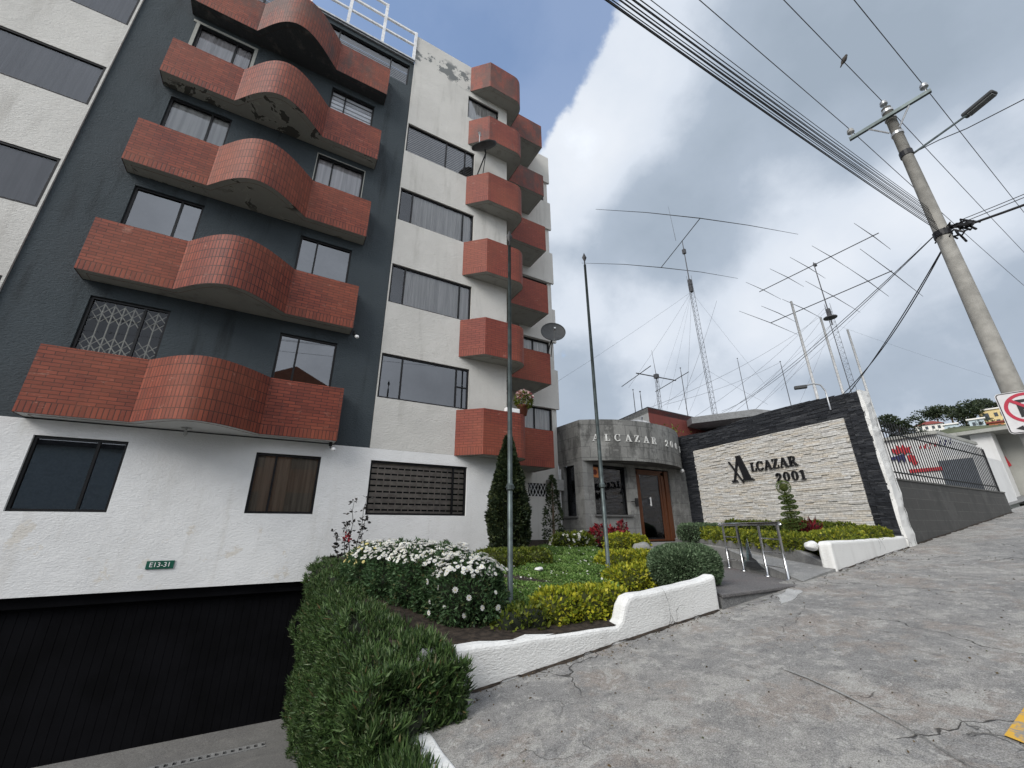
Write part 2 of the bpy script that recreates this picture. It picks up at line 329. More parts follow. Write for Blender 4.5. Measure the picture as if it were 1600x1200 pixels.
M['lf_grass'] = leaf('lawn_blade', [(0, (.075, .155, .032)), (.5, (.145, .26, .06)), (1, (.26, .37, .11))])
M['lf_succ'] = leaf('succulent_blade', [(0, (.03, .06, .024)), (.5, (.068, .125, .036)), (.85, (.11, .175, .055)), (.97, (.18, .23, .12)), (1, (.19, .11, .05))], .45, .1)
M['lf_red'] = leaf('red_leaf', [(0, (.06, .008, .014)), (.5, (.20, .014, .026)), (1, (.40, .04, .045))])
M['lf_tree'] = leaf('far_tree_leaf', [(0, (.022, .035, .018)), (.6, (.045, .065, .03)), (1, (.075, .095, .045))])
M['lf_rose'] = leaf('dark_rose_leaf', [(0, (.016, .016, .014)), (1, (.04, .035, .03))])
M['petal'] = leaf('white_petal', [(0, (.74, .74, .70)), (1, (.82, .82, .80))], .6, .2)
M['petal_y'] = leaf('pale_yellow_petal', [(0, (.62, .52, .18)), (1, (.75, .66, .30))], .6, .2)
M['petal_p'] = leaf('pink_petal', [(0, (.5, .10, .16)), (.4, (.7, .35, .36)), (1, (.78, .7, .66))], .6, .2)
M['core'] = plain('dark_core', (.014, .018, .010), .95)  # dark fill inside plants; shade between leaves is put into its colour
M['core_light'] = plain('olive_core', (.05, .058, .015), .95)
M['bark'] = plain('brown_bark', (.09, .065, .045), .9, bump=.5)
M['terra'] = plain('terracotta_pot', (.20, .07, .045), .7)
M['red_wall'] = plaster('red_painted_wall', (.20, .055, .045), (.09, .03, .03), .5, .3)
M['roof_grey'] = plain('grey_metal_roof', (.20, .205, .21), .6)
M['roof_dark'] = plain('dark_eave', (.05, .05, .055), .8)  # one dark grey for eaves, shed and houses opposite
M['roof_red'] = plain('red_tile_roof', (.20, .05, .04), .8)
M['house_white'] = plain('house_white', (.74, .72, .68), .8)
M['house_yellow'] = plain('house_yellow', (.66, .52, .26), .8)
M['house_blue'] = plain('house_blue_grey', (.46, .54, .58), .8)
M['house_orange'] = plain('house_orange', (.42, .15, .07), .8)
M['win_far'] = plain('far_window', (.06, .07, .08), .2)
M['gate'] = plain('grey_blue_gate', (.11, .125, .145), .6)
M['nb_white'] = plaster('neighbour_white', (.70, .70, .69), (.5, .49, .47), .3, .2)
M['emb_red'] = plain('emblem_red', (.45, .04, .05), .6); M['emb_navy'] = plain('emblem_navy', (.035, .035, .11), .6)
M['orange'] = plain('orange_sticker', (.62, .22, .08), .6)
M['plastic'] = plain('grey_box', (.36, .36, .35), .6)
M['bird'] = plain('grey_brown_feathers', (.05, .042, .036), .8)
M['lamp_glass'] = plain('lamp_lens', (.17, .18, .18), .3)
M['broken'] = glass('broken_green_glass', .12, (.62, .80, .76))

# ------------------------------------------------------------------ foliage helpers (numpy)
def unit(a): return a/np.maximum(np.linalg.norm(a, axis=1, keepdims=True), 1e-9)
def blades(P, Dr, L, W, droop=0.0):
    """diamond leaves at P growing along Dr; two triangles folded on the midrib"""
    n = len(P); L = np.broadcast_to(L, (n,))[:, None]; W = np.broadcast_to(W, (n,))[:, None]
    Dr = unit(Dr); a = unit(np.cross(Dr, rng.normal(size=(n, 3)))); nn = np.cross(Dr, a)
    m = P+Dr*L*.45+nn*L*.06
    tip = P+Dr*L-np.array([0, 0, 1.])*droop*L
    V = np.stack([P, m+a*W, tip, m-a*W], 1).reshape(-1, 3); F = np.arange(n*4).reshape(-1, 4)
    return V, F
def shell(n, c, r, e=1.0, zmin=-1, jit=.12):
    """points and normals on a superellipsoid"""
    d = unit(rng.normal(size=(int(n*1.6)+20, 3))); d = d[d[:, 2] > zmin][:n]
    k = (np.abs(d)**(2/e)).sum(1)**(-e/2); q = d*k[:, None]
    r = np.array(r); P = np.array(c)+q*r*(1-jit*rng.random((len(q), 1))**1.5); N = unit(np.sign(q)*np.abs(q)**(2/e-1)/r)
    return P, N
def core_shape(c, r, e=1.0, k=.86, nu=18, nv=12, zmin=-1.):
    vs = []; fs = []
    for j in range(nv+1):
        th = math.pi*j/nv
        for i in range(nu):
            ph = 2*math.pi*i/nu; d = np.array([math.sin(th)*math.cos(ph), math.sin(th)*math.sin(ph), math.cos(th)])
            q = d*(np.abs(d)**(2/e)).sum()**(-e/2); q[2] = max(q[2], zmin); vs.append(tuple(np.array(c)+q*np.array(r)*k))
    for j in range(nv):
        for i in range(nu): fs.append((j*nu+i, (j+1)*nu+i, (j+1)*nu+(i+1) % nu, j*nu+(i+1) % nu))
    return vs, fs
def lump(P, amp, sc):
    """offset that makes clumps: cheap sum of sines"""
    s = np.sin(P[:, 0]*sc+1.3)*np.sin(P[:, 1]*sc*1.1+.7)*np.sin(P[:, 2]*sc*1.25+2.1)+.5*np.sin(P[:, 0]*sc*2.3+P[:, 2]*sc*1.7)*np.sin(P[:, 1]*sc*2.1)
    return amp*s
def bush(name, parts, label, cat, mat, core, group=None, L=.07, W=.018, dens=900, e=.75, spread=.55, upb=.3, amp=.05, trunk=None, fname='foliage'):
    """parts: list of (centre, radii) lumps making up one plant"""
    c0 = np.array(parts[0][0]); base = (float(c0[0]), float(c0[1]), float(c0[2]-parts[0][1][2]))
    t = thing(name, label, cat, base, group); Vs = []; Fs = []; k = 0; mb = MB()
    for c, r in parts:
        area = 4*math.pi*((r[0]*r[1])**1.6/3+(r[0]*r[2])**1.6/3+(r[1]*r[2])**1.6/3)**(1/1.6)
        P, N = shell(int(dens*area), c, r, e, -.8); P = P+N*lump(P, amp, 5/max(.25, min(r)))[:, None]
        Dr = N+rng.normal(size=P.shape)*spread+np.array([0, 0, upb])
        V, F = blades(P, Dr, L*(.6+.8*rng.random(len(P))), W*(.7+.6*rng.random(len(P)))); Vs.append(V); Fs.append(F+k); k += len(V)
        mb.mesh(*core_shape(c, r, e, .84))
    npmesh(fname, np.concatenate(Vs), np.concatenate(Fs), mat, t)
    mb.build('foliage_core', core, t, True)  # solid core seen between the leaves, not modelled twigs
    return t

# ------------------------------------------------------------------ apartment building
bld = thing('apartment_building', 'tall grey and white apartment block with curved red brick balconies above a black garage door', 'apartment building', (0, D, -1.0))
def holed_wall(mb, x0, x1, z0, z1, holes, Y, depth=.12, m=0):
    xs = sorted({x0, x1, *[min(max(v, x0), x1) for h in holes for v in h[:2]]}); zs = sorted({z0, z1, *[min(max(v, z0), z1) for h in holes for v in h[2:]]})
    for i in range(len(xs)-1):
        for j in range(len(zs)-1):
            cx = (xs[i]+xs[i+1])/2; cz = (zs[j]+zs[j+1])/2
            if any(h[0] < cx < h[1] and h[2] < cz < h[3] for h in holes): continue
            mb.face([(xs[i], Y, zs[j]), (xs[i+1], Y, zs[j]), (xs[i+1], Y, zs[j+1]), (xs[i], Y, zs[j+1])], None, m)
    for a, b, c, d in holes:
        mb.face([(a, Y, c), (b, Y, c), (b, Y+depth, c), (a, Y+depth, c)], None, m); mb.face([(a, Y, d), (a, Y+depth, d), (b, Y+depth, d), (b, Y, d)], None, m)
        mb.face([(a, Y, c), (a, Y+depth, c), (a, Y+depth, d), (a, Y, d)], None, m); mb.face([(b, Y, c), (b, Y, d), (b, Y+depth, d), (b, Y+depth, c)], None, m)
def drape(mb, x0, x1, z0, z1, Y, amp=.015, wl=.11):
    n = max(8, int((x1-x0)/wl*8)); ph = random.random()*6
    xs = [x0+(x1-x0)*i/n for i in range(n+1)]; w = [Y+amp*math.sin(2*math.pi*x/wl+ph+.8*math.sin(x*5))*(.6+.4*math.sin(x*9)) for x in xs]
    for i in range(n): mb.face([(xs[i], w[i], z0), (xs[i+1], w[i+1], z0), (xs[i+1], w[i+1], z1), (xs[i], w[i], z1)])
def window(parent, x0, x1, z0, z1, Y, mulls=(), cover=None, gl='pane', transom=None, fw_=.045, label=None, span=None):
    y0, y1 = Y+.045, Y+.105; f = MB()
    f.box(x0, x1, y0, y1, z0, z0+fw_); f.box(x0, x1, y0, y1, z1-fw_, z1); f.box(x0, x0+fw_, y0, y1, z0+fw_, z1-fw_); f.box(x1-fw_, x1, y0, y1, z0+fw_, z1-fw_)
    for q in mulls: f.box(q-.02, q+.02, y0+.004, y1-.004, z0+fw_, z1-fw_)
    if transom: f.box(transom[0], transom[1], y0+.006, y1-.006, transom[2]-.015, transom[2]+.015)
    fo = f.build('window', M['black_metal'], parent); 
    if label: fo['label'] = label
    p = MB(); p.face([(x0, y0+.03, z0), (x1, y0+.03, z0), (x1, y0+.03, z1), (x0, y0+.03, z1)]); p.build('pane', M[gl], fo)
    a, b = span or (x0, x1); c = MB(); Yc = Y+.125; a += .03; b -= .03
    if cover is None: return fo
    kind, mt = cover
    if kind == 'drape': drape(c, a, b, z0-.05, z1+.05, Yc); c.build('curtain', M[mt], fo, True)
    elif kind == 'flat': c.face([(a, Yc, z0-.05), (b, Yc, z0-.05), (b, Yc, z1+.05), (a, Yc, z1+.05)]); c.build('blind', M[mt], fo)
    elif kind == 'slat':
        n = int((z1-z0)/.075)
        for k in range(n+1): z = z0+k*.075; c.face([(a, Yc, z), (b, Yc, z), (b, Yc+.012, z+.052), (a, Yc+.012, z+.052)])
        c.build('blind', M[mt], fo)
    elif kind == 'stripe':
        n = int((z1-z0)/.15)
        for k in range(n+1): c.face([(a, Yc, z0+k*.15), (b, Yc, z0+k*.15), (b, Yc, z0+k*.15+.10), (a, Yc, z0+k*.15+.10)])
        d = MB(); d.face([(a, Yc+.02, z0), (b, Yc+.02, z0), (b, Yc+.02, z1), (a, Yc+.02, z1)]); d.build('curtain', M['curtain_dim'], fo); c.build('blind', M[mt], fo)
    elif kind == 'zebra':
        n = int((z1-z0)/.132)
        for k in range(n+1): z = z0+k*.132; c.face([(a, Yc, z), (b, Yc, z), (b, Yc, z+.095), (a, Yc, z+.095)])
        x = a
        while x < b: c.face([(x, Yc+.004, z0), (x+.025, Yc+.004, z0), (x+.025, Yc+.004, z1), (x, Yc+.004, z1)]); x += .155
        c.build('blind', M[mt], fo)
    return fo
def lattice(parent, x0, x1, z0, z1, Y, step, r=.009):
    """folding security grille: uprights and crossing diagonals in two bands"""
    g = MB(); n = max(2, round((x1-x0)/step)); s = (x1-x0)/n
    for i in range(1, n): g.tube([(x0+i*s, Y, z0), (x0+i*s, Y, z1)], r*1.3, 5)
    for za, zb in ((z0+.02, z0+(z1-z0)*.36), (z0+(z1-z0)*.62, z1-.03)):
        zm = (za+zb)/2
        for i in range(n):
            a = x0+i*s
            for p, q in ((za, zm), (zm, zb)):
                g.tube([(a, Y+.006, p), (a+s, Y+.006, q)], r, 4); g.tube([(a, Y-.006, q), (a+s, Y-.006, p)], r, 4)
    return g.build('grille', M['lattice'], parent)

GA, GB, GC = (-3.64, -2.44, .29, 1.50), (-.47, .73, .30, 1.48), (1.77, 4.15, .30, 1.49)
ZT = [4.19, 6.88, 9.58, 12.21]
WH = [(1.74, 4.12, 3.0, 4.17), (1.74, 4.10, 5.64, 6.84), (1.74, 4.09, 8.34, 9.51), (1.74, 4.04, 10.97, 12.14)]
WTOP = (3.72, 4.95, 13.6, 14.8)
w = MB()                                       # white ground floor
holed_wall(w, -10, 5.3, -.95, 1.76, [GA, GB, GC], D); holed_wall(w, .95, 5.3, -1.6, -.95, [], D)
w.face([(-10, D, -.95), (-10, D+.3, -.95), (.95, D+.3, -.95), (.95, D, -.95)]); w.face([(.95, D, -3.6), (.95, D+.3, -3.6), (.95, D+.3, -.95), (.95, D, -.95)])
w.build('ground_floor_wall', M['white'], bld)
w = MB(); YD = D+.04
DWL = [(-3.65, -2.45, z-1.2, z) for z in ZT]; DWR = [(-.5, .7, z-1.2, z) for z in ZT]
DTOP = (-4.3, 1.58, 13.8, 14.76)
holed_wall(w, -4.74, 1.71, 1.762, 14.97, DWL+DWR+[DTOP], YD)
w.build('dark_wall', M['dark'], bld)
w = MB(); holed_wall(w, 1.712, 5.3, 1.762, 13.7, WH[:], D)
w.face([(1.712, D, 1.762), (1.712, YD, 1.762), (1.712, YD, 16.35), (1.712, D, 16.35)])
holed_wall(w, 1.712, 5.3, 13.7, 16.35, [(WTOP[0], WTOP[1], 13.72, WTOP[3])], D)
w.build('white_wall', M['cream_worn'], bld)
LWZ = [(3.05, 4.21), (5.72, 6.93), (8.44, 9.62), (11.06, 12.12), (13.75, 14.7)]
w = MB(); holed_wall(w, -10, -4.742, 1.762, 16.35, [(-9.6, -4.78, a, b) for a, b in LWZ], D, .06)
w.face([(-4.742, D, 1.762), (-4.742, D, 16.35), (-4.742, YD, 16.35), (-4.742, YD, 1.762)])
w.build('white_wall', M['cream'], bld)
w = MB()                                       # other faces and the roof
w.box(5.296, 5.3, D+.001, 11.5, -1.6, 16.35); w.box(-10, 5.29, D+.5, 24, 14.6, 14.95); w.box(5.3, 8.4, 11.62, 24, 15.9, 16.2); w.box(8.40, 8.42, 11.62, 24, -1.6, 16.2)
w.box(-10, 8.4, 23.9, 24, -3, 16); w.box(-10.02, -10, D, 24, -3, 16.3)
w.build('side_wall', M['cream'], bld)
w = MB(); w.box(-9.9, 5.25, D+.46, D+.47, 0, 14.9); w.box(1.8, 5.25, D+.465, D+.475, 13, 16.2); w.box(5.35, 8.38, 12.0, 12.01, -1, 16); w.build('dark_backing', M['room'], bld)  # dark sheets stand in for the unlit rooms behind the panes
# ground floor, dark bay, white bay and left bay windows
window(bld, *GA, D, (-2.83,), ('flat', 'blind_dark'), 'pane_mirror', label='dark window with a black frame beside the garage')
window(bld, *GB, D, (-.10,), ('drape', 'curtain_beige'), label='window with beige curtain')
window(bld, *GC, D, (3.80,), ('zebra', 'blind_brown'), label='wide window with brown striped blind')
cov = [(None, ('drape', 'curtain_pale')), (('flat', 'blind_dark'), ('flat', 'blind_dark')), (('flat', 'curtain_white'), ('flat', 'curtain_pale')), (('drape', 'curtain_pale'), ('stripe', 'white_flat'))]
for k, z in enumerate(ZT):
    l = window(bld, -3.65, -2.45, z-1.2, z, YD, (-2.84,), cov[k][0], 'pane_clear' if k == 0 else ('pane' if k in (2, 3) else 'pane_mirror'))
    if k == 0: lattice(l, -3.6, -2.87, z-1.14, z-.05, YD+.125, .15); lattice(l, -2.81, -2.5, z-1.14, z-.05, YD+.125, .15)
    window(bld, -.5, .7, z-1.2, z, YD, (-.11,), cov[k][1] if k else ('flat', 'blind_dark'), 'pane_mirror' if k < 2 else 'pane')
for (a, b, z, t_) in ((-3.65, -2.45, ZT[3], .07), (-.5, .7, ZT[2], .022)):   # pale trims round two upper windows
    tr = MB(); tr.box(a-t_, a, YD-.012, YD, z-1.0, z+t_); tr.box(b, b+t_, YD-.012, YD, z-1.0, z+t_); tr.box(a-t_*(2 if t_ > .05 else 0), b, YD-.013, YD, z, z+t_); tr.build('window_trim', M['soffit'], bld)
window(bld, *DTOP, YD, (-2.6, -.6, .98), ('slat', 'blind_grey'), 'pane', label='long window strip under the roof edge')
cw = [None, ('drape', 'curtain_grey'), ('drape', 'curtain_grey'), ('slat', 'blind_grey')]
sp = [None, (2.12, 4.1), (2.1, 4.05), (1.74, 4.04)]
for k, h in enumerate(WH):
    window(bld, *h, D, (2.28, 3.76) if k == 0 else ((3.05, 3.72) if k == 3 else (2.12, 3.74)), cw[k] if k else ('flat', 'blind_dark'), 'pane_mirror' if k == 0 else 'pane', (3.76, 4.12, 3.62) if k == 0 else None, span=sp[k])
window(bld, WTOP[0], WTOP[1], 13.72, WTOP[3], D, (), ('drape', 'curtain_grey'))
for k, (a, b) in enumerate(LWZ):
    window(bld, -9.6, -4.78, a, b, D-.03, (-7.4,), (('drape', 'curtain_dim') if k in (2, 3, 4) else ('flat', 'curtain_dim')), 'pane')
# --- balconies
def parapet(pts, z0, z1, mats, kinds=None, sold=.205):
    """brick skin on a plan polyline; kinds per segment: 'h' courses over a soldier row, 'v' soldiers all the way"""
    mb = MB(); s = 0; n = len(pts); P = [Vector((x, y, 0)) for x, y in pts]; nr = []
    for i in range(n):
        t = (P[min(i+1, n-1)]-P[max(i-1, 0)]).normalized(); a = (P[i]-P[max(i-1, 0)]).normalized() if i else t; b = (P[min(i+1, n-1)]-P[i]).normalized() if i < n-1 else t
        q = (Vector((-a.y, a.x, 0))+Vector((-b.y, b.x, 0))); q.normalize(); d = q.dot(Vector((-a.y, a.x, 0))) if i else 1
        nr.append(q*(.13/max(.5, d)))
    for i in range(n-1):
        p, q = P[i], P[i+1]; L = (q-p).length; k = kinds[i] if kinds else 'h'
        def strip(za, zb, m, sh=0): mb.face([(p.x, p.y, za), (q.x, q.y, za), (q.x, q.y, zb), (p.x, p.y, zb)], [(s, za-z0+sh), (s+L, za-z0+sh), (s+L, zb-z0+sh), (s, zb-z0+sh)], m)
        if k == 'v': strip(z0, z1, 1)
        else: strip(z0, z0+sold, 1); strip(z0+sold, z1, 0, -sold)
        a, b = p+nr[i], q+nr[i+1]
        mb.face([(p.x, p.y, z1), (q.x, q.y, z1), (b.x, b.y, z1), (a.x, a.y, z1)], None, 2)
        mb.face([(a.x, a.y, z0), (a.x, a.y, z1), (b.x, b.y, z1), (b.x, b.y, z0)], None, 2)
        s += L
    mb.mats = mats; return mb
BZ = [(1.78, 2.97), (4.48, 5.64), (7.13, 8.29), (9.79, 10.91), (12.42, 13.55)]
YB = 9.25; path = [(-3.85, YD), (-3.85, YB)]; kd = ['h']
NA = 36
for i in range(NA+1):                          # the bulge: a flattened half ellipse with short flares where it leaves the straight runs
    dx = -.98+1.96*i/NA; x = -1.45+dx; y = YB-.70*max(0, math.cos(math.pi*dx/1.96))**1.06; path.append((x, y)); kd.append('v' if i else 'h')
path += [(.95, YB), (.95, YD)]; kd += ['h', 'h']
sof = ['soffit_white', 'soffit', 'soffit_peel', 'soffit_peel', 'soffit_dark']
for k, (a, b) in enumerate(BZ):
    bo = parapet(path, a, b, None, kd).build('balcony', [M['brick_h'], M['brick_v'], M['coping']], bld)
    sl = MB(); inner = [(x+(.012 if x < 0 and y > YB-.01 and x < -3 else 0)-(.012 if x > .9 else 0), y+.012) for x, y in path]; inner[0] = (inner[0][0], YD-.002); inner[-1] = (inner[-1][0], YD-.002)
    sl.prism(inner, a+.006, a+.15); sl.build('slab', M[sof[k]], bo)
CBZ = [(1.75, 2.95), (4.48, 5.62), (7.14, 8.34), (9.82, 10.98), (12.45, 13.55), (15.06, 16.34)]
cp = [(3.78, D), (4.33, 9.07), (5.35, 9.07)]+[(5.35+.4*math.sin(R(a)), 9.47-.4*math.cos(R(a))) for a in (15, 30, 45, 60, 75, 90)]+[(5.75, 11.45)]
spth = [(5.752, 10.25), (7.35, 10.25), (7.35, 11.45)]
for k, (a, b) in enumerate(CBZ):
    bo = parapet(cp, a, b, None).build('balcony', [M['brick_h2'], M['brick_v2'], M['coping']], bld)
    q = [(x+.012*(x < 4), y+.012) for x, y in cp]; q[0] = (3.80, D-.002); q[-1] = (5.74, 11.44); q = [(min(x, 5.738), y) for x, y in q]
    sl = MB(); sl.prism(q+[(5.305, 11.44), (5.305, D-.002)], a+.006, a+.15); sl.build('slab', M['soffit'], bo)
    bo = parapet(spth, a+.004, b-.03, None).build('balcony', [M['brick_h2'], M['brick_v2'], M['coping']], bld)
    sl = MB(); sl.prism([(5.76, 10.262), (7.338, 10.262), (7.338, 11.44), (5.76, 11.44)], a+.01, a+.15); sl.build('slab', M['soffit'], bo)
# --- set-back wing on the right
YS = 11.5; wz = [(4.08, 2.9), (6.76, 5.6), (9.43, 8.21), (12.15, 10.92), (14.76, 13.6)]
w = MB(); holed_wall(w, 5.3, 8.42, -1.6, 16.2, [(6.9, 8.22, b, a) for a, b in wz]+[(7.15, 7.95, 1.0, 1.42)], YS, .14)
for a, b in [(2.9, 1.9)]+[(5.6, 4.08), (8.21, 6.76), (10.92, 9.43), (13.6, 12.15), (16.29, 14.76)]:
    if a > 3: w.box(6.85, 8.5, YS-.09, YS-.002, b, a)
w.build('set_back_wall', M['cream'], bld)
for a, b in wz: window(bld, 6.9, 8.22, b, a, YS, (7.5,), ('drape', 'curtain_grey'), 'pane')
g = window(bld, 7.15, 7.95, 1.0, 1.42, YS, (), None, 'pane_dark', label='small low window with a pale diamond grille')
gg = MB()
for i in range(7):
    for s_ in (-1, 1):
        x = 7.15+.8*i/6; gg.tube([(x, YS+.02, 1.0), (min(7.95, max(7.15, x+s_*.2)), YS+.02, 1.42)], .011, 4)
gg.build('grille', M['white_paint'], g)
# --- roof edge, railing
w = MB(); w.box(-4.9, 1.70, D-.06, D+.5, 14.99, 15.05); w.box(-4.7, 1.69, D-.02, D+.4, 14.93, 14.985); w.build('roof_edge', M['alu'], bld)
rl = MB()
for x, zt in ((1.66, 16.45), (.61, 17.06), (-.46, 17.06), (-1.53, 17.06), (-2.6, 17.06), (-3.7, 17.06), (-4.7, 17.06)): rl.box(x-.045, x+.045, D-.045, D+.045, 15.05, zt)
rl.box(-4.74, 1.70, D-.03, D+.03, 16.36, 16.44); rl.box(-4.74, 1.61, D-.03, D+.03, 15.76, 15.83); rl.box(-4.74, .65, D-.03, D+.03, 17.0, 17.07)
rl.build('roof_railing', M['white_paint'], bld)
# --- garage door
gd = MB(); gd.box(-10, .94, D+.22, D+.25, -3.6, -1.12); gd.box(-10, .94, D+.10, D+.2, -1.12, -.955)
x = -9.9
while x < .8: gd.box(x, x+.122, D+.212, D+.222, -3.4, -1.18); x += .128
gd.box(-3.45, -3.38, D+.16, D+.19, -3.5, -1.12); gd.box(-10, .94, D+.19, D+.211, -3.33, -3.27)
gd.build('garage_door', M['garage'], bld)
gap = MB(); gap.box(-10, .19, D+.9, D+.91, -3.6, -.9); gap.build('garage_wall', M['room'], bld)
# things fixed on the building
def flat_text(txt, size, extr):
    c = bpy.data.curves.new('text', 'FONT'); c.body = txt; c.size = size; c.extrude = extr; c.align_x = 'CENTER'; c.align_y = 'CENTER'
    o = bpy.data.objects.new('text', c); col.objects.link(o); dg = bpy.context.evaluated_depsgraph_get()
    me = bpy.data.meshes.new_from_object(o.evaluated_get(dg)); bpy.data.objects.remove(o); return me
npl = thing('number_plate', 'small green house number plate reading E13-31 above the garage door', 'number plate', (-1.53, D-.015, -.56))
m = MB(); m.box(-1.72, -1.34, D-.02, D-.002, -.625, -.495); m.build('plate', M['green_plate'], npl, bevel=.004)
me = flat_text('E13-31', .105, .002); me.materials.append(M['white_flat']); o = bpy.data.objects.new('lettering', me); col.objects.link(o); o.parent = npl
o.rotation_euler = (R(90), 0, 0); o.location = (0, -.008, 0)
def dish(name, label, c, aim, r, mat, foot):
    c = Vector(c); aim = Vector(aim).normalized(); t = thing(name, label, 'satellite dish', tuple(foot), 'satellite dishes on the buildings')
    d = MB(); prof = [(r*k/7, .22*r*(k/7)**2) for k in range(8)]; d.lathe(c, [(max(.001, a), b) for a, b in prof]+[(r*1.01, .22*r+.012), (r*.98, .22*r-.004)]+[(max(.001, a), b-.012) for a, b in prof[::-1]], 28, axis=aim)
    d.build('reflector', mat, t, True)
    a = MB(); dn = (Vector((0, 0, -1))-aim*aim.dot(Vector((0, 0, -1)))).normalized(); tip = c+aim*r*.95+dn*r*.45
    a.tube([c+dn*r*.98+aim*.2*r, tip], .014, 6); a.obox(tip, aim*.06, dn*.03, aim.cross(dn)*.03); a.build('feed_arm', M['alu'], t)
    b = MB(); b.tube([c-aim*.02, c-aim*.14, Vector(foot)], .022, 8); b.tube([c-aim*.14, Vector(foot)+Vector((.22, .1, 0))], .014, 6); b.build('bracket', M['iron'], t)
    return t
dish('satellite_dish', 'dark satellite dish tilted upward on a red corner balcony below the top floors', (4.12, 8.95, 11.75), (-.45, -.35, .82), .42, M['dish'], (4.05, 9.33, 10.98))
dish('satellite_dish', 'large round grey satellite dish at the right edge of the apartment block', (7.32, 10.0, 6.25), (-.42, -.8, .30), .42, M['dish'], (7.28, 10.31, 5.58))
dish('satellite_dish', 'pale satellite dish lying on the roof of the round entrance lodge', (12.3, 11.2, 3.85), (-.3, -.5, .8), .46, M['dish_pale'], (12.3, 11.3, 3.3))
def flood(label, x, y, z, ax):
    t = thing('floodlight', label, 'lamp', (x, y, z)); a = MB(); a.tube([(x, y, z+.10), (x, y, z), (x+ax*.08, y-.05, z-.02)], .012, 6); a.lathe((x, y, z+.02), [(.001, .10), (.035, .10), (.035, .02)], 10); a.build('bracket', M['black_metal'], t)
    b = MB(); b.lathe((x+ax*.10, y-.06, z-.03), [(.001, -.04), (.036, -.03), (.044, .025), (.022, .05), (.001, .06)], 12, axis=(ax, -.6, -.55)); b.build('lamp_head', M['white_flat'], t, True)
flood('small white floodlight at the right corner of the second brick balcony', 1.0, 9.4, 4.36, .7)
flood('small white floodlight under the right end of the lowest brick balcony', .86, 9.45, 1.66, .6)
t = thing('bulb_socket', 'bare bulb socket hanging under the lowest curved balcony', 'lamp', (-1.62, 9.25, 1.78)); m = MB(); m.lathe((-1.62, 9.25, 1.62), [(.001, 0), (.03, .02), (.035, .06), (.02, .09), (.012, .16)], 10); m.tube([(-1.70, 9.25, 1.765), (-1.54, 9.25, 1.765)], .012, 5); m.build('socket', M['plastic'], t)
t = thing('hanging_lantern', 'small black lantern hanging beneath a corner balcony', 'lantern', (5.78, 10.6, 4.48)); c = (5.78, 10.6)
m = MB(); m.tube([(c[0], c[1], 4.48), (c[0], c[1], 4.2)], .01, 5); m.lathe((c[0], c[1], 3.86), [(.001, 0), (.05, .03), (.085, .2), (.03, .3), (.012, .36)], 6); m.lathe((c[0], c[1], 4.44), [(.09, 0), (.09, .02), (.001, .03)], 10); m.build('lantern_body', M['iron'], t)
t = thing('utility_box', 'grey utility box on the white wall next to the entrance lodge', 'utility box', (8.02, 11.4, 1.1)); m = MB(); m.box(7.85, 8.38, 11.18, 11.48, 1.18, 1.55); m.build('box_body', M['plastic'], t, bevel=.02); m = MB(); m.tube([(8.33, 11.3, 1.55), (8.33, 11.3, 1.9)], .03, 8); m.tube([(8.3, 11.3, 1.18), (8.3, 11.3, -.4)], .025, 8); m.build('pipe', M['white_paint'], t)
# flower pot on the lowest corner balcony
t = thing('flower_pot', 'terracotta pot of white and pink flowers on the lowest corner balcony', 'flower pot', (5.62, 9.25, 2.96))
m = MB(); m.lathe((5.62, 9.25, 2.96), [(.001, 0), (.11, 0), (.16, .24), (.175, .24), (.175, .28), (.15, .28), (.14, .2), (.001, .2)], 16); m.build('pot', M['terra'], t, True)
P, N = shell(420, (5.64, 9.22, 3.40), (.22, .22, .24), 1); V, F = blades(P, N+rng.normal(size=P.shape)*.7, .10, .022); npmesh('foliage', V, F, M['lf_lime'], t)
P, N = shell(150, (5.64, 9.2, 3.45), (.23, .23, .22), 1, -.2); V, F = blades(P, N+rng.normal(size=P.shape)*.5, .07, .03); npmesh('flowers', V, F, M['petal_p'], t)
t = thing('planter_box', 'short white planter box on the lowest corner balcony rail', 'planter box', (5.25, 9.14, 2.96)); m = MB(); m.box(5.0, 5.42, 9.07, 9.2, 2.955, 3.07); m.build('box_body', M['white_flat'], t, bevel=.01)

# ------------------------------------------------------------------ entrance lodge
lod = thing('entrance_lodge', 'rounded grey concrete block entrance lodge lettered ALCAZAR 2001 with a wooden door', 'lodge', (10.8, 10.3, -.5))
lp = [(8.40, 11.49), (8.42, 10.23)]; ctrl = [(8.42, 10.23), (8.99, 9.86), (9.68, 9.56), (10.6, 9.40), (11.75, 9.50), (12.6, 9.80), (13.42, 10.33)]
for i in range(len(ctrl)-1):                   # Catmull-Rom through the measured front
    p0 = Vector((*ctrl[max(0, i-1)], 0)); p1 = Vector((*ctrl[i], 0)); p2 = Vector((*ctrl[i+1], 0)); p3 = Vector((*ctrl[min(len(ctrl)-1, i+2)], 0))
    for k in range(1, 7):
        q = k/6; v = .5*((2*p1)+(-p0+p2)*q+(2*p0-5*p1+4*p2-p3)*q*q+(-p0+3*p1-3*p2+p3)*q**3); lp.append((v.x, v.y))
def skin(mb, pts, z0, z1, m=0):
    s = 0
    for p, q in zip(pts[:-1], pts[1:]):
        L = math.dist(p, q); mb.face([(*p, z0), (*q, z0), (*q, z1), (*p, z1)], [(s, z0), (s+L, z0), (s+L, z1), (s, z1)], m); s += L
    return s
b = MB(); skin(b, lp, 2.06, 3.42); ring = lp+[(13.5, 11.49)]
b.face([(x, y, 3.42) for x, y in ring]); b.face([(x, y, 2.06) for x, y in ring[::-1]])
b.build('fascia', M['block'], lod)
YL = 10.22
lw = MB()
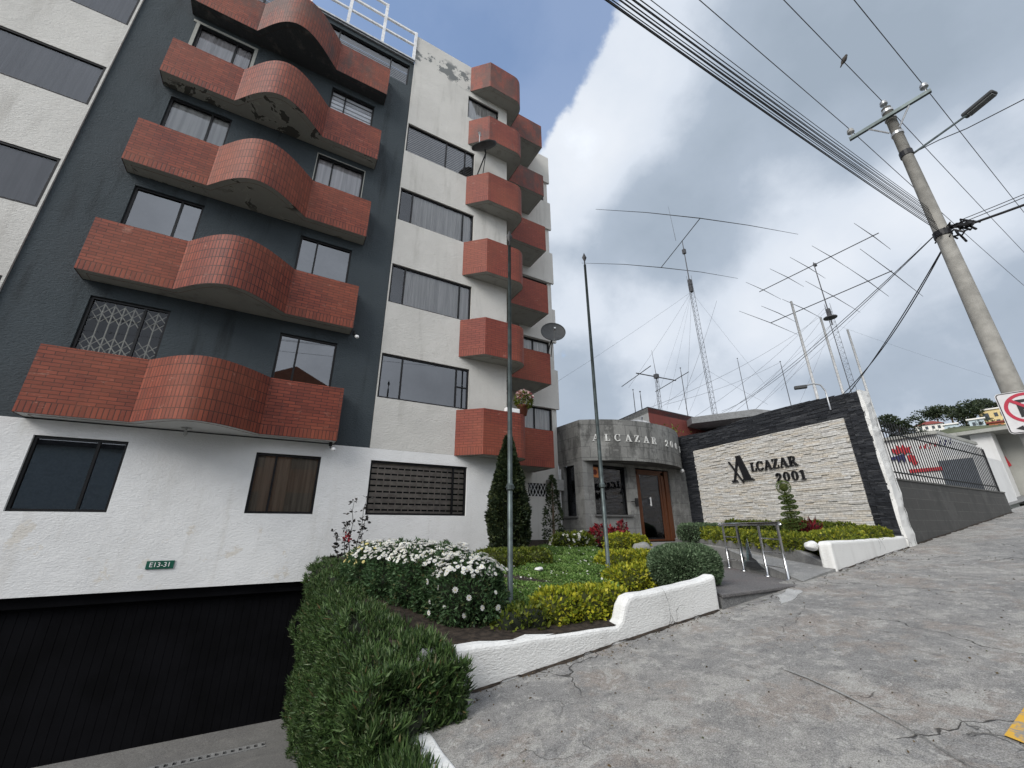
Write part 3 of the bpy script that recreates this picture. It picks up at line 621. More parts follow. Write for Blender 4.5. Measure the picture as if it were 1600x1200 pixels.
def uvwall(mb, x0, x1, z0, z1, Y): mb.face([(x0, Y, z0), (x1, Y, z0), (x1, Y, z1), (x0, Y, z1)], [(x0, z0), (x1, z0), (x1, z1), (x0, z1)])
for x0, x1, z0, z1 in ((8.42, 8.86, -.9, 2.06), (8.86, 10.36, -.9, .41), (8.86, 10.36, 1.97, 2.06), (10.36, 10.76, -.9, 2.06), (10.76, 12.44, 1.98, 2.06), (12.44, 13.4, -.9, 2.06)): uvwall(lw, x0, x1, z0, z1, YL)
for x in (8.86, 10.36, 10.76, 12.44):
    lw.face([(x, YL, -.9), (x, YL+.28, -.9), (x, YL+.28, 2.06), (x, YL, 2.06)], [(0, -.9), (.28, -.9), (.28, 2.06), (0, 2.06)])
X0 = 8.42
for y0, y1, z0, z1 in ((10.22, 10.65, -.9, 2.06), (10.65, 11.26, -.9, .37), (10.65, 11.26, 1.97, 2.06), (11.26, 11.49, -.9, 2.06)): lw.face([(X0, y1, z0), (X0, y0, z0), (X0, y0, z1), (X0, y1, z1)], [(y1, z0), (y0, z0), (y0, z1), (y1, z1)])
for y in (10.65, 11.26): lw.face([(X0, y, .3), (X0+.2, y, .3), (X0+.2, y, 2.0), (X0, y, 2.0)], [(0, .3), (.2, .3), (.2, 2), (0, 2)])
lw.build('wall', M['block_low'], lod)
rm = MB(); rm.box(8.75, 13.3, YL+1.2, YL+1.21, -.9, 2.06); rm.box(8.7, 8.71, 10.3, 11.4, -.9, 2.06); rm.build('dark_backing', M['room'], lod)  # dark sheets stand in for the unlit inside of the lodge
def lodge_window(box, axis):
    a0, a1, z0, z1 = box; f = MB(); p = MB(); s = MB()
    def bx(mb, u0, u1, d0, d1, za, zb):
        if axis == 'x': mb.box(u0, u1, YL+d0, YL+d1, za, zb)
        else: mb.box(X0+d0, X0+d1, u0, u1, za, zb)
    bx(f, a0, a0+.035, .14, .2, z0, z1); bx(f, a1-.035, a1, .14, .2, z0, z1); bx(f, a0+.035, a1-.035, .14, .2, z1-.035, z1); bx(f, a0+.035, a1-.035, .14, .2, z0, z0+.035)
    fo = f.build('window', M['black_metal'], lod); bx(p, a0+.03, a1-.03, .165, .175, z0+.03, z1-.03); p.build('pane', M['pane_dark'], fo)
    bx(s, a0-.06, a1+.06, -.07, .14, z0-.055, z0-.002); s.build('window_sill', M['block_low'], fo)
    return fo
fw1 = lodge_window((8.86, 10.36, .41, 1.97), 'x'); lodge_window((10.65, 11.26, .37, 1.97), 'y')
dr = MB()
for a, b_ in ((10.78, 10.90), (12.06, 12.20)): dr.box(a, b_, YL+.06, YL+.16, -.42, 1.9)
dr.box(10.78, 12.2, YL+.06, YL+.16, 1.78, 1.95); dr.box(12.22, 12.42, YL+.03, YL+.26, -.42, 1.95); dr.box(10.90, 11.0, YL+.08, YL+.14, -.42, 1.78); dr.box(11.96, 12.06, YL+.08, YL+.14, -.42, 1.78); dr.box(11.0, 11.96, YL+.08, YL+.14, -.42, -.36)
door = dr.build('door', M['wood'], lod, bevel=.008)
m = MB(); m.box(11.0, 11.96, YL+.10, YL+.115, -.36, 1.78); m.build('pane', M['pane_dark'], door)
m = MB(); m.box(11.40, 11.44, YL+.04, YL+.075, .72, 1.02); m.box(11.40, 11.44, YL+.07, YL+.1, .75, .79); m.box(11.40, 11.44, YL+.07, YL+.1, .95, .99); m.build('handle', M['white_flat'], door, bevel=.006)
t = thing('wall_intercom', 'small black intercom on a white bracket beside the wooden door', 'intercom', (10.6, YL, .8)); m = MB(); m.box(10.55, 10.65, YL-.10, YL-.05, .68, .95); m.box(10.36, 10.55, YL-.075, YL-.06, .82, .85); m.box(10.58, 10.62, YL-.05, YL-.001, .78, .84); m.build('intercom_body', M['iron'], t)
t = thing('window_sticker', 'orange square sticker in the top corner of the lodge window', 'sticker', (9.06, YL+.13, 1.77)); m = MB(); m.box(8.93, 9.20, YL+.155, YL+.162, 1.58, 1.92); m.build('sheet', M['orange'], t); m = MB(); m.lathe((9.06, YL+.153, 1.75), [(.05, 0), (.09, 0), (.09, .003), (.05, .003)], 16, axis=(0, -1, 0)); m.box(9.02, 9.10, YL+.148, YL+.152, 1.70, 1.80); m.build('mark', M['red_wall'], t)
t = thing('lodge_lamp', 'small lamp under the right end of the lodge fascia', 'lamp', (13.0, 9.98, 2.06)); m = MB(); m.lathe((13.0, 10.05, 1.93), [(.001, 0), (.06, .02), (.075, .08), (.04, .13)], 12); m.build('lamp_head', M['white_flat'], t, True)

# ------------------------------------------------------------------ serif letters cut as real solids
def strokes(ch):
    """list of 2-D polygons in a unit-high box, thick and thin strokes with slab serifs"""
    T, h, s = .20, .075, .055
    def arc(cx, cy, rx, ry, a0, a1, th, n=14):
        out = []
        for i in range(n):
            a, b = R(a0+(a1-a0)*i/n), R(a0+(a1-a0)*(i+1)/n); ta = th(math.cos(a)); tb = th(math.cos(b))
            out.append([(cx+rx*math.cos(a), cy+ry*math.sin(a)), (cx+rx*math.cos(b), cy+ry*math.sin(b)), (cx+(rx-tb)*math.cos(b), cy+(ry-min(tb, .09))*math.sin(b)), (cx+(rx-ta)*math.cos(a), cy+(ry-min(ta, .09))*math.sin(a))])
        return out
    q = lambda *p: list(p); bx = lambda a, b, c, d: [(a, c), (b, c), (b, d), (a, d)]
    thk = lambda c: .06+.13*abs(c)
    if ch == 'A': return .92, [q((.12, s), (.20, s), (.47, 1), (.40, 1)), q((.62, s), (.85, s), (.54, 1), (.38, 1)), bx(.24, .66, .30, .30+h), bx(.0, .32, 0, s), bx(.54, .95, 0, s)]
    if ch == 'L': return .70, [bx(.12, .12+T, s, 1-s), bx(0, .44, 1-s, 1), bx(0, .68, 0, s), q((.60, s), (.68, s), (.68, .30), (.64, .30))]
    if ch == 'C': return .82, arc(.44, .5, .42, .52, 48, 312, thk, 20)+[bx(.70, .75, .66, .98), bx(.70, .75, .06, .26)]
    if ch == 'Z': return .74, [q((.02, s), (.26, s), (.68, 1-s), (.46, 1-s)), bx(.04, .68, 1-s, 1), bx(.02, .70, 0, s), bx(.04, .10, .72, 1-s), bx(.64, .70, s, .28)]
    if ch == 'R': return .90, [bx(.12, .12+T, s, 1-s), bx(0, .44, 0, s), bx(0, .50, 1-s, 1), q((.42, .47), (.60, .47), (.84, s), (.62, s)), bx(.58, .92, 0, s), bx(.3, .46, .46, .52), bx(.3, .5, 1-h, 1-s)]+arc(.46, .735, .28, .265, -90, 90, thk, 14)
    if ch == '2': return .66, arc(.32, .70, .27, .30, 175, -35, thk, 14)+[q((.03, s), (.20, s), (.56, .56), (.42, .50)), bx(.02, .60, 0, .11), bx(.03, .15, .64, .74)]
    if ch == '0': return .70, arc(.34, .5, .32, .52, 0, 360, lambda c: .05+.13*abs(c), 28)
    if ch == '1': return .52, [bx(.18, .18+T, s, 1), bx(.04, .52, 0, s), q((.18, .80), (.18, .99), (.02, .84), (.02, .80))]
def letter(ch, O, ux, uz, n, size, depth, mat, parent, xs=1.):
    w, polys = strokes(ch); mb = MB(); O = Vector(O)
    for i, p in enumerate(polys):
        a = sum(p[k][0]*p[(k+1) % len(p)][1]-p[(k+1) % len(p)][0]*p[k][1] for k in range(len(p)))
        if a < 0: p = p[::-1]
        dd = depth*(1+.04*(i % 5)); P = [O+ux*(x*size*xs)+uz*(y*size) for x, y in p]; k = len(p)
        mb.mesh([v for v in P]+[v+n*dd for v in P], [tuple(range(k-1, -1, -1)), tuple(range(k, 2*k))]+[(j, (j+1) % k, k+(j+1) % k, k+j) for j in range(k)])
    mb.build('letter', mat, parent); return w*size*xs
# lodge lettering follows the curve
acc = [0]
for p, q in zip(lp[1:-1], lp[2:]): acc.append(acc[-1]+math.dist(p, q))
def on_curve(s):
    i = max(j for j in range(len(acc)-1) if acc[j] <= s); p, q = Vector((*lp[1+i], 0)), Vector((*lp[2+i], 0)); d = (q-p).normalized(); return p+d*(s-acc[i]), d
def s_at(px, py):
    best = None; r = ray(px, py)
    for i in range(400):
        s = acc[-1]*.999*i/399; p, d = on_curve(s); e = abs(p.x/p.y-r.x/r.y)
        if best is None or e < best[0]: best = (e, s)
    return best[1]
for ch, px in zip('ALCAZAR2001', (925, 944, 959.5, 976, 990.5, 1004.5, 1017, 1037.5, 1045, 1052, 1058)):
    s = s_at(px, 680); p, d = on_curve(s); nn = Vector((d.y, -d.x, 0))
    letter(ch, p+Vector((0, 0, 2.69))+nn*.002, d, Vector((0, 0, 1)), nn, .225, .02, M['letter_pale'], lod, 1.15)

# ------------------------------------------------------------------ sign wall
PC = Vector((12.53, 4.07, 0)); HD = R(8); DU = Vector((math.sin(HD), math.cos(HD), 0)); NW = Vector((-math.cos(HD), math.sin(HD), 0))
sgw = thing('sign_wall', 'tall black stone wall with a pale stone panel lettered ALCAZAR 2001', 'sign wall', tuple(PC+DU*3+Vector((0, 0, -.4))))
def topz(u): return 3.27+.12*math.sin(math.pi*min(1, u/4.6))+max(0, u-5)*.08
def stones(u0, u1, z0, z1, hr, lr, pr, keep=None, top=None, gap=.003):
    mb = MB(); z = z0
    while z < z1-.01:
        h = random.uniform(*hr); u = u0-random.uniform(0, lr[0]); h = min(h, z1-z)
        while u < u1:
            L = random.uniform(*lr); a, b = max(u0, u), min(u1, u+L); u += L
            if b-a < .02: continue
            if keep and not keep((a+b)/2, z+h/2): continue
            zt = z+h-gap
            if top: 
                if z > top((a+b)/2): continue
                zt = min(zt, top((a+b)/2))
            p = random.uniform(*pr); P = [PC+DU*uu+Vector((0, 0, zz)) for zz in (z, zt) for uu in (a+.0015, b-.0015)]
            fr = [v+NW*max(.004, p+random.uniform(-.006, .006)) for v in P]
            mb.mesh(P+fr, [(4, 5, 7, 6), (0, 1, 5, 4), (2, 6, 7, 3), (0, 4, 6, 2), (1, 3, 7, 5)])
        z += h
    return mb
PU0, PU1, PZ0, PZ1 = .50, 5.66, -.45, 2.70
core = MB(); N8 = 16
core_pts = []
for i in range(N8+1):
    u = 6.45*i/N8; core_pts.append((u, topz(u)-.012))
for (u, z), (v, y) in zip(core_pts[:-1], core_pts[1:]):
    a, b = PC+DU*u+NW*-.002, PC+DU*v+NW*-.002; c, d = a-NW*.36, b-NW*.36
    B = lambda p, zz: (p.x, p.y, zz)
    core.face([B(a, -.6), B(b, -.6), B(b, y), B(a, z)]); core.face([B(a, z), B(b, y), B(d, y), B(c, z)]); core.face([B(c, -.6), B(c, z), B(d, y), B(d, -.6)])
core.build('masonry', M['ramp'], sgw)
bc = MB()
for ua, ub, za, zb in ((0, PU0-.002, -.45, PZ1), (PU1+.002, 6.3, -.45, PZ1), (0, 6.3, PZ1+.002, 3.45)):
    q = stones(ua, ub, za, zb, (.028, .05), (.10, .42), (.008, .028), None, topz); bc.mesh(q.v, q.f)
bc.build('black_cladding', M['stone_black'], sgw)
stones(.02, .33, -.45, 3.2, (.03, .05), (.12, .3), (.05, .068)).build('black_cladding', M['stone_black'], sgw)
stones(PU0+.004, PU1-.004, PZ0, PZ1, (.034, .062), (.10, .46), (.006, .038), gap=.006).build('pale_panel', M['stone_pale'], sgw)
e = MB()                                        # rough whitewashed end of the wall, uneven like trowelled render
zs = [-.6+.15*i for i in range(27)]
for z in zs[:-1]:
    pass
cols_ = []
for i, z in enumerate(zs):
    j = lambda: random.uniform(-.018, .018)
    cols_.append([(12.50+j(), 4.10, z), (12.52+j(), 4.03+j(), z), (12.75+j(), 4.015+j(), z), (12.97+j(), 4.03+j(), z), (13.0+j(), 4.10, z), (13.0+j(), 4.35, z)])
for i in range(len(zs)-1):
    za, zb = cols_[i], cols_[i+1]
    for k in range(5): e.face([za[k], za[k+1], zb[k+1], zb[k]])
e.face([cols_[-1][k] for k in range(6)]); e.build('wall_end', M['planter'], sgw)
UX = -DU; UZ = Vector((0, 0, 1))
def wall_text(txt, u, z, size, xs, gap, depth=.05):
    for ch in txt: u -= letter(ch, PC+DU*u+Vector((0, 0, z))+NW*.036, UX, UZ, NW, size, depth, M['letter'], sgw, xs)+gap
# the big initial: no crossbar, a thin slash across its left leg
ini = MB()
for poly in ([(.12, .04), (.17, .04), (.47, .86), (.42, 1)], [(.56, .04), (.86, .04), (.56, 1), (.36, 1)], [(0, 0), (.30, 0), (.24, .05), (.06, .05)], [(.50, 0), (.98, 0), (.92, .05), (.52, .05)], [(.49, -.07), (.525, -.07), (.06, .82), (-.01, .84)], [(.13, .04), (.19, .04), (.30, .44), (.26, .52)]):
    a = sum(poly[k][0]*poly[(k+1) % 4][1]-poly[(k+1) % 4][0]*poly[k][1] for k in range(4)); poly = poly if a > 0 else poly[::-1]
    P = [PC+DU*(4.20-x*.86)+Vector((0, 0, 1.42+y*.80))+NW*.036 for x, y in poly]; ini.mesh(P+[v+NW*(.05+.002*random.random()) for v in P], [(3, 2, 1, 0), (4, 5, 6, 7), (0, 1, 5, 4), (1, 2, 6, 5), (2, 3, 7, 6), (3, 0, 4, 7)])
ini.build('letter', M['letter'], sgw)
wall_text('LCAZAR', 3.42, 1.67, .27, 1.06, .012); wall_text('2001', 2.66, 1.27, .25, 1.14, .045)
t = thing('wall_lamp', 'thin curved spotlight on top of the black sign wall', 'lamp', tuple(PC+DU*.75+Vector((0, 0, 3.0)))); b0 = PC+DU*.72+NW*.06
m = MB(); m.tube([b0+Vector((0, 0, 2.96)), b0+Vector((0, 0, 3.5)), b0+NW*.05+Vector((0, 0, 3.68))+DU*.05, b0+NW*.16+Vector((0, 0, 3.74))+DU*.15, b0+NW*.26+Vector((0, 0, 3.72))+DU*.28], .02, 8); m.build('arm', M['alu'], t, True)
m = MB(); hc = b0+NW*.34+Vector((0, 0, 3.69))+DU*.40; m.obox(hc, (NW*.65+DU*.75)*.15, Vector((0, 0, .045)), (DU*.65-NW*.75)*.06); m.build('lamp_head', M['dish'], t, bevel=.015)

# ------------------------------------------------------------------ ground
def sheet(name, poly, zf, mat, nsub=0):
    mb = MB(); mb.face([(x, y, zf(x, y)) for x, y in poly]); o = mb.build(name, mat); tag(o, kind='structure'); return o
def gridsheet(name, x0, x1, y0, y1, nx, ny, zf, mat, smooth=True):
    X, Y = np.meshgrid(np.linspace(x0, x1, nx+1), np.linspace(y0, y1, ny+1), indexing='ij')
    Z = np.vectorize(zf)(X, Y); V = np.stack([X, Y, Z], -1).reshape(-1, 3); F = []
    for i in range(nx):
        for j in range(ny): a = i*(ny+1)+j; F.append((a, a+ny+1, a+ny+2, a+1))
    o = npmesh(name, V, F, mat); o.data.polygons.foreach_set('use_smooth', [smooth]*len(F)); tag(o, kind='structure'); return o
und = lambda x, y: .012*math.sin(x*1.9+y*.7)*math.sin(y*2.3+.4)
gridsheet('pavement', 1.32, 30, .95, 4.32, 120, 26, lambda x, y: gz(x)+und(x, y), M['pavement'])
sheet('far_pavement', [(30, .95), (70, .95), (70, 4.3), (30, 4.3)], lambda x, y: gz(x), M['pavement'])
sheet('left_pavement', [(-40, .95), (-6, .95), (-6, 4.3), (-40, 4.3)], lambda x, y: gz(x), M['pavement'])
sheet('road', [(-60, -9), (75, -9), (75, .95), (-60, .95)], lambda x, y: gz(x)-.14, M['asphalt'])
k = MB(); k.face([(-40, .949, gz(-40)-.2), (70, .949, gz(70)-.2), (70, .949, gz(70)), (-40, .949, gz(-40)-.0)]); tag(k.build('kerb', M['patch']), kind='structure')
sheet('kerb_paint', [(4.03, .952), (9.5, .952), (9.5, 1.16), (4.12, 1.16)], lambda x, y: gz(x)+und(x, y)+.012, M['kerb_yellow'])
def atG(x, y): r = ray(x, y); return r*(-1.6/(r.z-.0935*r.x))
seam = [((1225, 1048), .035), ((1262, 1062), .06), ((1330, 1092), .09), ((1400, 1128), .08), ((1470, 1170), .10), ((1540, 1215), .09)]; sm = MB(); prev = None
for k in range(51):
    f = k/50*5; i = min(4, int(f)); q = atG(*[seam[i][0][z]+(seam[i+1][0][z]-seam[i][0][z])*(f-i) for z in (0, 1)]); wd = (seam[i][1]+(seam[i+1][1]-seam[i][1])*(f-i))*(1.2+.6*random.random()); q2 = (q.x+wd*.55, q.y+wd*.85); h = lambda x, y: gz(x)+und(x, y)
    cur = ((q.x, q.y, h(q.x, q.y)+.009), (q2[0], q2[1], h(*q2)+.004), (q.x+wd*.25, q.y+wd*.4, h(q.x, q.y)+.018))
    if prev: sm.face([prev[0], cur[0], cur[2], prev[2]]); sm.face([prev[2], cur[2], cur[1], prev[1]])
    prev = cur
tag(sm.build('mortar_seam', M['patch']), kind='structure')
pt = [atG(1232+17*math.cos(q)*(1+.25*math.sin(3*q+1))+2*math.sin(7*q), 933-10*math.sin(q)*(1+.2*math.sin(5*q))-.5*17*math.cos(q)*.7) for q in [2*math.pi*k/26 for k in range(26)]]
a = MB(); a.prism([(p.x, p.y) for p in pt], lambda x, y: gz(x)-.03, lambda x, y: gz(x)+und(x, y)+.012); o = tag(a.build('mortar_patch', M['mortar'], bevel=.008), kind='structure')
bm = bmesh.new(); bm.from_mesh(o.data); bmesh.ops.recalc_face_normals(bm, faces=bm.faces); bm.to_mesh(o.data); bm.free()
def dz(y): return -1.74-.185*max(0, min(y, 9.0)-1.0)
gridsheet('driveway', -8, 1.3, .95, 10.6, 12, 20, lambda x, y: dz(y), M['drive'])
def hillz(x, y):
    z = gz(min(x, 60))-.3 if x > -60 else gz(-60)-.3
    if x > 60: z += (x-60)*.02+15.5*(lambda s: s*s*(3-2*s))(min(1, max(0, (x-70)/65)))*math.exp(-((max(0, y-34))/16)**2)*(1+.05*math.sin(y*.3))
    if -9 < x < 14 and y > 3: z = -5
    return z
gridsheet('ground', -300, 700, -300, 500, 160, 110, lambda x, y: hillz(x, y) if not (-15 < x < 25 and .5 < y < 30) else (-5 if x < 14 else gz(x)-.35), M['earth'])
gridsheet('neighbour_yard', 12.9, 60, 4.6, 40, 12, 8, lambda x, y: gz(x)+.05, M['ramp'])
g = thing('drain_grate', 'long narrow drain grate across the driveway at the garage door', 'drain grate', (-1.5, 8.75, dz(8.75)))
m = MB(); zt = lambda y: dz(y)+.012
m.face([(-5, 8.62, zt(8.62)-.006), (.5, 8.62, zt(8.62)-.006), (.5, 8.78, zt(8.78)-.006), (-5, 8.78, zt(8.78)-.006)]); m.build('channel', M['room'], g)
m = MB(); x = -5
while x < .45: m.box(x, x+.05, 8.62, 8.78, zt(8.7)-.02, zt(8.7)+.006); x += .10
m.box(-5, .5, 8.58, 8.62, zt(8.6)-.03, zt(8.6)+.006); m.box(-5, .5, 8.78, 8.82, zt(8.8)-.03, zt(8.8)+.012); m.build('bars', M['ramp'], g)
# garden soil and planters
def zg(y): return -1.05+.1*(y-4.1)
sheet('garden_soil', [(1.2, 4.1), (5.66, 4.1), (7.55, 6.52), (8.2, 7.6), (9.9, 10.21), (10.8, 11.45), (5.4, 11.45), (5.4, 9.58), (1.0, 9.58), (1.2, 7.0)], lambda x, y: zg(y)-.02, M['soil'])
def wallstrip(name, top, bot, y0, y1, mat, label, cat, bevel=.05):
    """low wall: list of (x, z) along its top, base function of x"""
    mb = MB(); n = len(top); F = [(x, y0, z) for x, z in top]+[(x, y0, bot(x)) for x, z in top[::-1]]; B = [(x, y1, z) for x, _, z in F]
    mb.mesh(F+B, [tuple(range(2*n-1, -1, -1)), tuple(range(2*n, 4*n))]+[(i, (i+1) % (2*n), 2*n+(i+1) % (2*n), 2*n+i) for i in range(2*n)])
    o = mb.build(name, mat, bevel=bevel, seg=3); bm = bmesh.new(); bm.from_mesh(o.data); bmesh.ops.recalc_face_normals(bm, faces=bm.faces); bm.to_mesh(o.data); bm.free(); return tag(o, label, cat)
wob = lambda: random.uniform(-.008, .008)
top = [(1.35+.2*i, -1.05-.02*i/8+wob()) for i in range(12)]+[(3.72, -1.08), (3.80, -1.02), (3.86, -.88), (3.94, -.79), (4.05, -.765)]+[(4.3+.2*i, -.762+.016*i+wob()) for i in range(6)]+[(5.50, -.66), (5.66, -.62)]
wallstrip('planter_wall', top, lambda x: gz(x)-.15, YW, YW+.2, M['planter'], 'white planter wall with a step in its top, below the clipped round shrub', 'planter wall')
top = [(9.05, -.29), (9.12, -.25)]+[(9.35+.35*i, -.245+.005*i+wob()) for i in range(9)]+[(12.49, -.19)]
wallstrip('planter_wall', top, lambda x: gz(x)-.15, YW-.03, YW+.2, M['planter'], 'short white planter wall in front of the pale stone sign wall', 'planter wall')
lw = MB(); n = 14; P = []
for i in range(n+1):
    y = 1.0+2.95*i/n; P.append((1.10+wob()+.03, 1.33+wob(), y))
for (a, b, y), (c, d, v) in zip(P[:-1], P[1:]):
    z = -1.475; lw.face([(a, y, -3), (a, y, z), (c, v, z), (c, v, -3)]); lw.face([(a, y, z), (b, y, z+.004), (d, v, z+.004), (c, v, z)]); lw.face([(b, y, -1.7), (d, v, -1.7), (d, v, z+.004), (b, y, z+.004)])
tag(lw.build('retaining_wall', M['planter'], bevel=.02), 'chipped white retaining wall along the driveway edge', 'retaining wall')
# landing, steps, ramp, walkway
LAND = [(5.67, 4.05), (7.84, 4.05), (9.62, 6.56), (9.3, 6.54), (7.55, 6.54)]
a = MB(); a.prism(LAND, lambda x, y: -1.3, lambda x, y: -.93); tag(a.build('landing_base', M['ramp']), kind='structure')
a = MB(); a.prism([(5.665, 4.02), (7.9, 4.02), (9.66, 6.54), (9.3, 6.53), (7.55, 6.53)], lambda x, y: -.929, lambda x, y: -.88); tag(a.build('landing', M['slab'], bevel=.012), kind='structure')
a = MB()
for i, z in enumerate((-.73, -.58, -.44)): a.prism([(7.5+.2*i, 6.53+.36*i), (9.58+.22*i, 6.53+.36*i), (10.28, 7.6), (8.2, 7.6)], -1.2, z-.0005*i)
a.prism([(8.2, 7.6), (10.28, 7.6), (10.28, 10.21), (9.9, 10.21)], -1.2, -.442); tag(a.build('steps', M['ramp'], bevel=.012), kind='structure')
RP = [(7.88, 4.06), (9.06, 4.06), (9.5, 4.75), (10.3, 6.2), (11.3, 8.2), (12.3, 10.2), (10.3, 10.2), (10.3, 7.6), (9.66, 6.55)]
rz = lambda x, y: (-.85+.115*(x-7.88))*(1-min(1, (y-4.06)/3.2))+(-.446)*min(1, (y-4.06)/3.2)
a = MB(); a.prism(RP, -1.3, lambda x, y: rz(x, y)+.006); tag(a.build('ramp', M['patch']), kind='structure')
gw = [(9.07, 4.22), (9.5, 4.9), (9.9, 5.6), (10.3, 6.3), (10.8, 7.25), (11.3, 8.2), (11.8, 9.2), (12.3, 10.2)]; a = MB()
tz = [-.62, -.42, -.345, -.335, -.33, -.33, -.33, -.33]
for i in range(len(gw)-1):
    (x, y), (u, v) = gw[i], gw[i+1]; d = Vector((v-y, -(u-x), 0)).normalized()*.16; z, s = tz[i], tz[i+1]
    a.face([(x, y, -1), (x, y, z), (u, v, s), (u, v, -1)]); a.face([(x, y, z), (x+d.x, y+d.y, z), (u+d.x, v+d.y, s), (u, v, s)])
    if i == 0: a.face([(x, y, -1), (x+d.x, y+d.y, -1), (x+d.x, y+d.y, z), (x, y, z)])
tag(a.build('kerb_wall', M['ramp'], bevel=.02), 'curved grey concrete edging wall beside the entrance ramp', 'low wall')
a = MB(); a.prism([(5.665, 4.27), (5.78, 4.2), (7.62, 6.5), (7.52, 6.56)], -1.2, -.70); tag(a.build('kerb_wall', M['ramp'], bevel=.012), 'thin dark concrete edging between the garden and the landing', 'low wall')
sheet('planter_soil', [(9.12, 4.2), (12.5, 4.2), (13.3, 9.9), (12.3, 9.9), (9.9, 5.4)], lambda x, y: -.42, M['soil'])
def grime(x0, x1, y, wmax):
    mb = MB(); n = int((x1-x0)/.05); prev = None
    for i in range(n+1):
        x = x0+(x1-x0)*i/n; wd = max(.004, wmax*(.35+.4*math.sin(x*9)*math.sin(x*4.3+1)+.35*random.random())); q = ((x, y+.01), (x, y-wd))
        if prev: mb.face([(u, v, gz(u)+und(u, v)+(.022 if v > y-.02 else .004)) for u, v in (prev[1], q[1], q[0], prev[0])])
        prev = q
    return mb
gm_ = grime(1.7, 5.6, YW, .06); g2_ = grime(9.1, 12.5, YW-.03, .035); g3_ = grime(13.05, 21.9, YW, .08); gm_.mesh(g2_.v, g2_.f); gm_.mesh(g3_.v, g3_.f); tag(gm_.build('dirt_contact_strip', M['soil']), kind='structure')  # soil strips at the wall feet; their dark tone doubles as contact shade
lt_n = 900; q = rng.random(lt_n); LX = rng.uniform(1.6, 12.4, lt_n); LY = np.where(q < .6, YW-.03-np.abs(rng.normal(size=lt_n))*.12, rng.uniform(1.3, 4.0, lt_n)); ok = ~((LX > 5.6) & (LX < 9.2) & (LY > 3.9)); LX, LY = LX[ok], LY[ok]
LP = np.stack([LX, LY, np.array([gz(x)+und(x, y)+.006 for x, y in zip(LX, LY)])], 1); Ld = rng.normal(size=LP.shape)*np.array([1, 1, .12]); V, F = blades(LP, Ld, .012+.03*rng.random(len(LP))**2, .004+.006*rng.random(len(LP)))
M['litter'] = leaf('dry_leaf', [(0, (.05, .035, .02)), (.5, (.12, .08, .04)), (.8, (.20, .16, .09)), (1, (.10, .12, .04))]); tag(npmesh('leaf_litter', V, F, M['litter']), 'tiny dry leaves and grit scattered on the pavement along the walls', 'leaf litter', kind='stuff')
# handrail
hr = thing('handrail', 'short stainless steel handrail with a broken glass infill on the landing', 'handrail', (8.75, 5.35, -.88))
pp = [Vector((8.03, 4.36, -.88)), Vector((8.44, 4.95, -.88)), Vector((9.05, 5.8, -.88)), Vector((9.48, 6.42, -.88))]
for p in pp:
    m = MB(); m.tube([p, p+Vector((0, 0, .93))], .024, 12); m.lathe(p, [(.065, 0), (.065, .012), (.03, .03), (.024, .03)], 14); m.build('post', M['steel'], hr, True)
dr_ = (pp[3]-pp[0]).normalized(); m = MB(); m.tube([pp[0]-dr_*.09+Vector((0, 0, .95)), pp[3]+dr_*.2+Vector((0, 0, .95))], .034, 14); m.build('top_rail', M['steel'], hr, True)
for i, j in ((0, 1), (2, 3)):
    for h in (.2, .44, .68):
        m = MB(); m.tube([pp[i]+Vector((0, 0, h)), pp[j]+Vector((0, 0, h))], .011, 8); m.build('rung', M['steel'], hr, True)
m = MB()
def gp(s, h): return pp[1].lerp(pp[2], s)+Vector((0, 0, h))
for poly in ([(.04, .1), (.96, .1), (.9, .24), (.78, .22), (.70, .50), (.60, .66), (.5, .30), (.36, .26), (.2, .16)], [(.94, .2), (.99, .2), (.99, .86), (.93, .84), (.90, .5)]):
    q = [gp(*v) for v in poly]; nn = Vector((dr_.y, -dr_.x, 0))*.005; n = len(q)
    m.mesh([v+nn for v in q]+[v-nn for v in q], [tuple(range(n)), tuple(range(2*n-1, n-1, -1))]+[(i, n+i, n+(i+1) % n, (i+1) % n) for i in range(n)])
m.build('broken_pane', M['broken'], hr)

# ------------------------------------------------------------------ garden plants
def span(px0, px1, py0, py1, Y):
    a = atY((px0+px1)/2, py0, Y); b = atY((px0+px1)/2, py1, Y); l = atY(px0, (py0+py1)/2, Y); r = atY(px1, (py0+py1)/2, Y)
    return (l.x+r.x)/2, (a.z+b.z)/2, (r.x-l.x)/2, (a.z-b.z)/2
# lawn: one mass of blades
def inpoly(P, poly):
    x, y = P[:, 0], P[:, 1]; c = np.zeros(len(P), bool); j = len(poly)-1
    for i in range(len(poly)):
        xi, yi = poly[i]; xj, yj = poly[j]; cr = ((yi > y) != (yj > y)) & (x < (xj-xi)*(y-yi)/(yj-yi+1e-9)+xi); c ^= cr; j = i
    return c
LAWN = [(2.5, 5.0), (3.6, 4.75), (4.6, 5.0), (5.6, 5.9), (6.3, 7.0), (7.4, 8.2), (8.0, 9.3), (8.4, 10.2), (6.6, 10.2), (6.3, 9.2), (4.0, 7.4), (2.6, 6.4)]
P = np.stack([rng.uniform(2.4, 8.5, 120000), rng.uniform(4.6, 10.3, 120000)], 1); P = P[inpoly(P, LAWN)]
mound = .05*np.sin(P[:, 0]*2.1)*np.sin(P[:, 1]*1.7)+.03*np.sin(P[:, 0]*7.3+P[:, 1]*5.1)
P3 = np.stack([P[:, 0], P[:, 1], -1.05+.1*(P[:, 1]-4.1)+.02+mound], 1)
P3[:, 2] += .03*rng.random(len(P3)); Dv = rng.normal(size=P3.shape)*np.array([.8, .8, .4])+np.array([0, 0, .45]); V, F = blades(P3, Dv, .028+.034*rng.random(len(P3)), .010+.006*rng.random(len(P3)))
